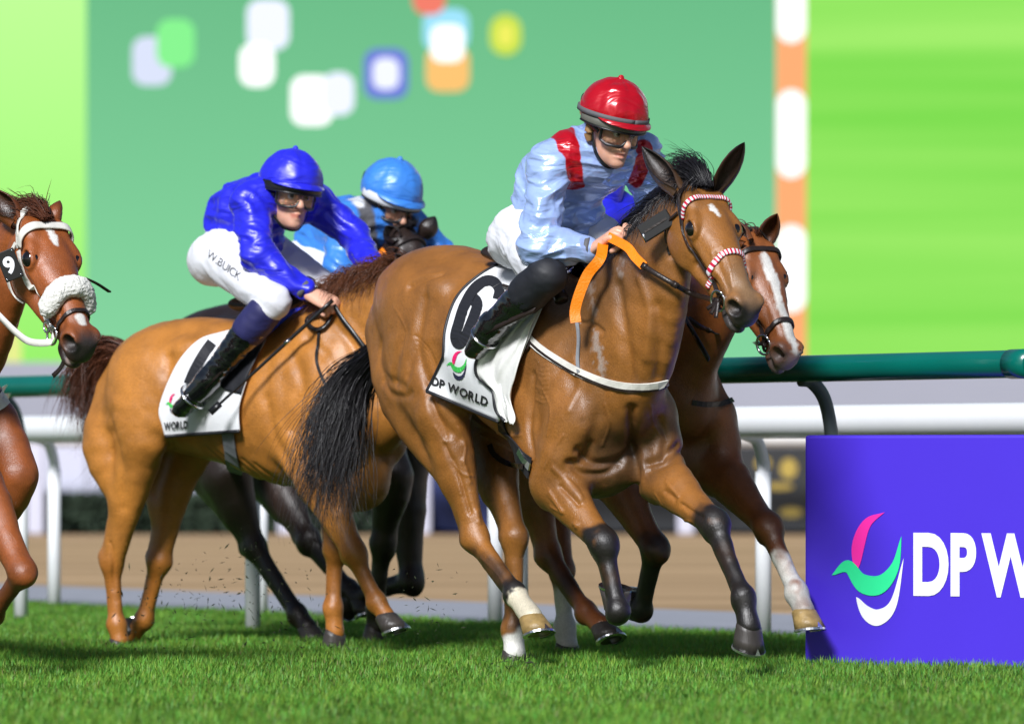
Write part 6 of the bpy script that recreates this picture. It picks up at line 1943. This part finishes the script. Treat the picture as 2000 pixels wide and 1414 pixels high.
    # ---------------- saddle cloth
    sc = empty('saddle_cloth', F1.o, F1.rz); tag(sc, 'white saddle cloth with black number 6 and sponsor print on the leading bay', 'saddle cloth', 'numbered saddle cloths')
    K1 = Patch(B1, F1, [(985, 510), (935, 538), (892, 580), (870, 640), (866, 690), (862, 705), (848, 735), (833, 764)],
               [(1090, 545), (1072, 570), (1050, 620), (1020, 690), (992, 760), (974, 824)], nu=30, nv=44, off=.014, wrinkle=.004, wf=(2, 7), seed=3, lift=.03)
    K1.mesh('cloth', M_CLOTH, sc)
    K1.edge('binding', K1.P[:, 0], M_BLKPR, sc, .0065); K1.edge('binding', K1.P[-1, :], M_BLKPR, sc, .0075)
    K1.stroke('number_six', [(972, 584), (975, 566), (964, 550), (946, 549), (924, 566), (906, 598), (895, 632), (889, 656), (894, 671), (905, 664), (916, 640), (927, 612), (932, 592), (924, 582), (914, 590)], 20, M_BLKPR, sc, lift=.009)
    emblem_on(K1, (870, 737), (40, 6), (3, -56), sc, (M_PINKPR, M_GRNPR, M_DKBPR))
    text_on(K1, 'DP WORLD', (842, 751), (14.6, 5.8), (2.5, -17), .2, M_BLKPR, sc)
    K2 = Patch(B1, F1, [(1048, 600), (1004, 622), (958, 664), (932, 702), (930, 730), (946, 748), (962, 764), (968, 800), (985, 822)],
               [(1062, 590), (1040, 632), (1018, 690), (1004, 740), (998, 780), (1006, 812), (1003, 830)], nu=26, nv=44, off=.028, wrinkle=.024, wf=(3, 5), seed=8)
    K2.mesh('girth_cover', M_CLOTHC, sc); K2.edge('binding', K2.P[:, 0], M_BLKPR, sc, .007)

if 'tack' in BUILD and 'chest' in BUILD:
    p = F2.p
    sc = empty('saddle_cloth', F2.o, F2.rz); tag(sc, 'white saddle cloth half hidden by a boot on the golden chestnut', 'saddle cloth', 'numbered saddle cloths')
    K3 = Patch(B2, F2, [(432, 648), (390, 662), (352, 700), (325, 752), (310, 800), (316, 830), (322, 852)], [(540, 620), (520, 660), (490, 720), (470, 780), (466, 810), (468, 842)], nu=26, nv=36, off=.014, wrinkle=.004, wf=(2, 6), seed=5, lift=.02)
    K3.mesh('cloth', M_CLOTH, sc); K3.edge('binding', K3.P[-1, :], M_BLKPR, sc, .008)
    K3.stroke('number_stroke', [(414, 668), (398, 690), (380, 722), (368, 750)], 20, M_BLKPR, sc, smoothn=4)
    K3.stroke('number_stroke', [(370, 752), (392, 744)], 12, M_BLKPR, sc, smoothn=1)
    emblem_on(K3, (322, 806), (26, 0), (2, -38), sc, (M_PINKPR, M_GRNPR, M_DKBPR))
    text_on(K3, 'WORLD', (320, 840), (8.6, -.7), (0, -15), .2, M_BLKPR, sc)
    sd = empty('saddle', F2.o, F2.rz); tag(sd, 'black racing saddle with grey and blue girth on the golden chestnut', 'saddle')
    K4 = Patch(B2, F2, [(470, 640), (452, 680), (428, 720), (424, 745), (440, 762)], [(560, 616), (520, 660), (500, 700), (480, 740), (470, 770)], nu=16, nv=20, off=.03, wrinkle=.002)
    K4.mesh('flap', M_BLKC, sd)
    Sd = Body()
    Sd.loft([T2(-.42, 0, .035), T2(-.28, 0, .015), T2(-.12, 0, .035), T2(-.04, 0, .075)], [(.11, .035), (.10, .03), (.085, .03), (.06, .03)], k=.03, n=3)
    V, Q = Sd.mesh(.012, False, smooth=3); mesh_obj('seat', V, Q, M_LEATHER, sd)
    pstrap('girth', B2, F2, [(442, 820), (448, 870), (458, 920), (474, 960), (490, 985)], .075, M_GREYW, sd, off=.008, thick=.006)
    pstrap('girth_end', B2, F2, [(436, 964), (462, 960), (488, 966), (508, 980), (520, 996)], .035, M_BLUEW, sd, off=.016)
    K5 = Patch(B2, F2, [(520, 618), (505, 632), (494, 646)], [(598, 596), (560, 622), (518, 660)], nu=16, nv=8, off=.03, wrinkle=.006)
    K5.mesh('pommel_pad', M_BLUEW, sd)
    if 'riders' in BUILD:
        ring_mesh('stirrup_iron', R2['nan'] * .45 + R2['ntoe'] * .55, unit(R2['ntoe'] - R2['nan']), (0, 0, 1), .062, .007, M_STEEL, sd)
        tube('stirrup_leather', [T2(-.10, -.2, -.06), R2['nan'] * .5 + R2['nkn'] * .5 + np.array([.05, -.0, -.0]), R2['nan'] + np.array([.02, -.045, -.03])], 1, M_LEATHER, sd, flat=(.022, .005), sides=4, n=4, up=(0, 1, .2))
        hand = R2['nha']
        wp = empty('riding_whip', F2.o, F2.rz); tag(wp, 'long black riding whip held by the royal blue jockey', 'whip')
        a = hand + np.array([.02, -.03, .02]); b = p(430, 788, -.42)
        tube('shaft', [a, a * .5 + b * .5, b], [.010, .008, .006], M_BLKP, wp, sides=8, n=6)
        m_ = a * .62 + b * .38; tube('collar', [m_, m_ + unit(b - a) * .03], .0105, M_STEEL, wp, sides=10, n=1)
        tube('flap', [b, b + unit(b - a) * .06], 1, M_BLKP, wp, flat=(.03, .006), sides=4, n=2, up=(0, 1, .3))
        # lettering on the breeches
    bd2 = empty('bridle', F2.o, F2.rz); tag(bd2, 'black reins and brown leather bridle of the golden chestnut', 'bridle')
    bridle_parts(bd2, B2, g2, F2)
    if 'riders' in BUILD:
        q = march(B2, F2, [(668, 622), (690, 650), (715, 682), (735, 700)], .02)
        P = catmull(np.vstack([[hand], q]), 5); V, F = tube_arrays(P, 1, 6, (.022, .006), grad(B2, P)[1]); mesh_obj('rein', V, F, M_BLKP, bd2)
        q = march(B2, F2, [(600, 622), (612, 642), (630, 640), (645, 622)], .02)
        P = catmull(np.vstack([[hand], q, [hand]]), 5); V, F = tube_arrays(P, 1, 6, (.020, .006), grad(B2, P)[1]); mesh_obj('rein_loop', V, F, M_BLKP, bd2)
        q = march(B2, F2, [(624, 645), (618, 690), (622, 720), (640, 760)], .008)
        strap('martingale', B2, q, .012, M_BLKP, bd2)
    pstrap('cheek_strap', B2, F2, [(746, 505), (752, 540), (762, 575), (766, 600)], .022, M_LEATHT, bd2, off=.01)

if 'tack' in BUILD and 'blaze' in BUILD:
    b4 = empty('bridle', F4.o, F4.rz); tag(b4, 'dark leather bridle on the bay horse with the long white blaze', 'bridle')
    bridle_parts(b4, B4, g4, F4, bw=.022, nw=.020, nx=.42)
    c = g4(.478, -.066, -.118)
    q = march(B4, F4, [(1440, 662), (1400, 652), (1365, 636), (1345, 622)], .012)
    P = catmull(np.vstack([[c], q]), 5); V, F = tube_arrays(P, 1, 6, (.024, .007), grad(B4, P)[1]); mesh_obj('rein', V, F, M_LEATHER, b4)
    bs = empty('breastplate', F4.o, F4.rz); tag(bs, 'thin dark breast strap on the bay horse with the white blaze', 'breastplate')
    pstrap('breast_strap', B4, F4, [(1352, 786), (1380, 790), (1410, 788), (1432, 780)], .022, M_LEATHER, bs, off=.006)
    if 'riders' in BUILD:
        wp = empty('riding_whip', F4.o, F4.rz); tag(wp, 'short black whip end poking out below the chin of the leading bay', 'whip')
        a, b = F4.p(1338, 620, -.34), F4.p(1384, 702, -.36)
        a0 = R4['nha']
        tube('shaft', [a0, a, b * .4 + a * .6], [.008, .008, .009], M_BLKP, wp, sides=8, n=5)
        tube('flap', [a, b], 1, M_BLKP, wp, flat=(.026, .012), sides=6, n=2, up=(0, 1, .3))
if 'tack' in BUILD and 'dark' in BUILD:
    b3 = empty('bridle', F3.o, F3.rz); tag(b3, 'dark bridle with orange rein on the half hidden dark horse', 'bridle')
    bridle_parts(b3, B3, g3, F3)
    p = F3.p
    tube('rein_grip', [p(728, 512, -.16), p(742, 500, -.16), p(752, 490, -.15)], 1, M_ORANGE, b3, flat=(.045, .01), sides=4, n=4, up=(0, -1, .2))

if 'tack' in BUILD and 'left' in BUILD:
    p = F5.p
    b5 = empty('bridle', F5.o, F5.rz); tag(b5, 'white leather bridle with sheepskin noseband and black 9 plate', 'bridle')
    strap('browband', B5, [g5(.105, -.108, -.070), g5(.075, -.092, -.02), g5(.062, -.05, .014), g5(.060, 0, .022), g5(.062, .05, .014), g5(.075, .092, -.02), g5(.105, .108, -.070)], .036, M_WLEATH, b5, off=.008, thick=.008, n=8, sides=8)
    for e in (-1, 1):
        strap('cheekpiece', B5, [g5(.11, e * .110, -.085), g5(.20, e * .112, -.115), g5(.30, e * .095, -.128), g5(.40, e * .070, -.130), g5(.455, e * .06, -.125)], .022, M_WLEATH, b5, off=.006)
        strap('throat_lash', B5, [g5(.07, e * .108, -.09), g5(.10, e * .112, -.17), g5(.17, e * .10, -.235), g5(.26, e * .07, -.245)], .020, M_WLEATH, b5, off=.006)
        strap('headpiece', B5, [g5(.10, e * .105, -.075), g5(.02, e * .090, -.06), g5(-.035, e * .06, -.03), g5(-.05, e * .01, -.012)], .028, M_WLEATH, b5, off=.006)
        c = g5(.475, e * .068, -.125)
        ring_mesh('bit_ring', c, g5(0, e, 0) - g5(0, 0, 0), g5(0, 0, 1) - g5(0, 0, 0), .036, .005, M_STEEL, b5)
        ring_mesh('cheek_ring', g5(.43, e * .072, -.128), g5(0, e, 0) - g5(0, 0, 0), g5(0, 0, 1) - g5(0, 0, 0), .024, .004, M_STEEL, b5)
    # sheepskin roll with a woolly surface
    Fl = Body()
    P, _ = snap(B5, catmull(np.array([g5(.390, -.078, -.075), g5(.372, -.066, -.03), g5(.355, -.035, .005), g5(.352, .035, .005), g5(.370, .066, -.03), g5(.385, .075, -.07)]), 4), .016)
    Fl.loft(P, [(.036, .030)] + [(.046, .036)] * (len(P) - 2) + [(.036, .030)], k=.02, side=g5(1, 0, 0) - g5(0, 0, 0), n=1)
    V, Q = Fl.mesh(.007, True, disp=lambda P, nn: .0018 * vnoise(P * 70) + .0022 * vnoise(P * 150) + .003 * vnoise(P * 22), smooth=0)
    mesh_obj('sheepskin_noseband', V, Q, M_FLEECE, b5)
    strap('noseband_strap', B5, [g5(.475, -.064, -.118), g5(.46, -.06, -.05), g5(.45, -.03, -.012), g5(.45, 0, -.008), g5(.45, .03, -.012), g5(.46, .06, -.05)], .014, M_LEATHER, b5)
    c = g5(.475, -.068, -.125)
    rn = np.vstack([[c], [p(100, 668, -.10)], [p(60, 668, -.12)], [p(30, 648, -.13)], [p(-10, 608, -.15)]])
    P = catmull(rn, 5); V, F = tube_arrays(P, 1, 6, (.030, .006), (-.3, -1, .2)); mesh_obj('rein', V, F, M_WLEATH, b5)
    tube('strap_end', [g5(.55, -.02, -.165), g5(.57, -.03, -.20), g5(.575, -.045, -.24)], 1, M_LEATHER, b5, flat=(.018, .005), sides=4, n=3, up=(0, 1, .2))
    tube('strap_end', [g5(.26, .11, -.05), g5(.27, .17, -.07), g5(.285, .235, -.10)], 1, M_LEATHER, b5, flat=(.018, .006), sides=4, n=3, up=(0, .2, 1))
    # number plate
    pc = F5.loc(pix(19, 518, 21.95)); nrm = unit(-F5.ray(19, 518)[1] + np.array([.0, -.3, .0]))
    ux = unit(F5.loc(pix(38, 508, 22.)) - F5.loc(pix(8, 520, 22.))); ux = unit(ux - (ux @ nrm) * nrm); uy = np.cross(nrm, ux)
    pl = box('number_plate', pc, .075, .118, .008, M_BLKP, b5, X=ux, Y=uy, bevel=.003)
    L_, adv = font_quads('9', .04)
    for ch, V2, F in L_:
        Vn = pc + (V2[:, 0:1] - .33) * .066 * ux + (V2[:, 1:2] - .5) * .066 * uy + nrm * .0055
        mesh_obj('number_nine', Vn, F, M_PRW if 'setting' in BUILD else M_WLEATH, pl, smooth=False)
    for a_, b_ in ((-.5, .5), (.5, .5), (-.5, -.5), (.5, -.5)):
        q = pc + ux * .058 * a_ + uy * .098 * b_ + nrm * .004
        tube('rivet', [q, q + nrm * .003], .004, M_STEEL, pl, sides=8, n=1)
    g5b = empty('breastplate', F5.o, F5.rz); tag(g5b, 'white breast strap on the liver chestnut at the picture edge', 'breastplate')
    pstrap('breast_strap', B5, F5, [(-40, 800), (-10, 796), (8, 786), (22, 768), (30, 745)], .034, M_WLEATH, g5b, off=.007)
    pstrap('neck_strap', B5, F5, [(-20, 792), (0, 775), (16, 750), (24, 715)], .020, M_WLEATH, g5b, off=.009)

if 'riders' in BUILD and 'chest' in BUILD:
    # name on the breeches, printed on the cloth itself
    bre = [o for o in rid2.children if o.name.startswith('breeches')][0].data
    bvh = BVHTree.FromPolygons([v.co.copy() for v in bre.vertices], [tuple(f.vertices) for f in bre.polygons])
    L_, adv = font_quads('W.BUICK', -.002, gap=.14)
    for ch, V2, F in L_:
        q = np.array([403, 501]) + V2[:, 0:1] * np.array([10.6, 8.0]) + V2[:, 1:2] * np.array([6.0, -14.0])
        P = []
        for px_ in q:
            a, d = F2.ray(*px_); h = bvh.ray_cast(Vector(a), Vector(d))[0]
            P.append(np.array(h) - d * .003 if h is not None else a + d * 24.6)
        mesh_obj('letter', P, F, M_BLKPR, rid2, smooth=False)

# ------------------------------------------------------------------ turf thrown up by the hooves
if 'setting' in BUILD:
    rng = np.random.default_rng(21)
    V, F = [], []
    for cx, cy, Y, n, sx_, sy_ in ((330, 1180, 24.6, 90, 90, 60), (470, 1130, 24.4, 120, 130, 90), (560, 1220, 24.2, 70, 110, 50), (240, 1270, 24.4, 40, 50, 20), (850, 1180, 23.4, 40, 60, 60), (1010, 1295, 22.3, 50, 50, 16), (640, 1280, 24.2, 40, 60, 20)):
        for _ in range(n):
            c = pix(cx + rng.normal() * sx_ * .6, cy + rng.normal() * sy_ * .6, Y + rng.normal() * .25)
            if c[2] < .02: continue
            d1 = unit(rng.normal(size=3)); d2 = unit(np.cross(d1, rng.normal(size=3)))
            L_ = .006 + .016 * rng.random() ** 2; w_ = .0016 + .0035 * rng.random() ** 3; k = len(V)
            V += [c - d1 * L_, c + d2 * w_, c + d1 * L_, c - d2 * w_, c + np.cross(d1, d2) * w_]
            F += [(k, k + 1, k + 4), (k + 1, k + 2, k + 4), (k + 2, k + 3, k + 4), (k + 3, k, k + 4), (k, k + 3, k + 2, k + 1)]
    tag(mesh_obj('turf_debris', V, F, basic('turf_crumbs', (.03, .04, .015), rough=.9, var=.6, scale=50), smooth=False), 'crumbs of turf and grass thrown up behind the hooves', 'debris', kind='stuff')
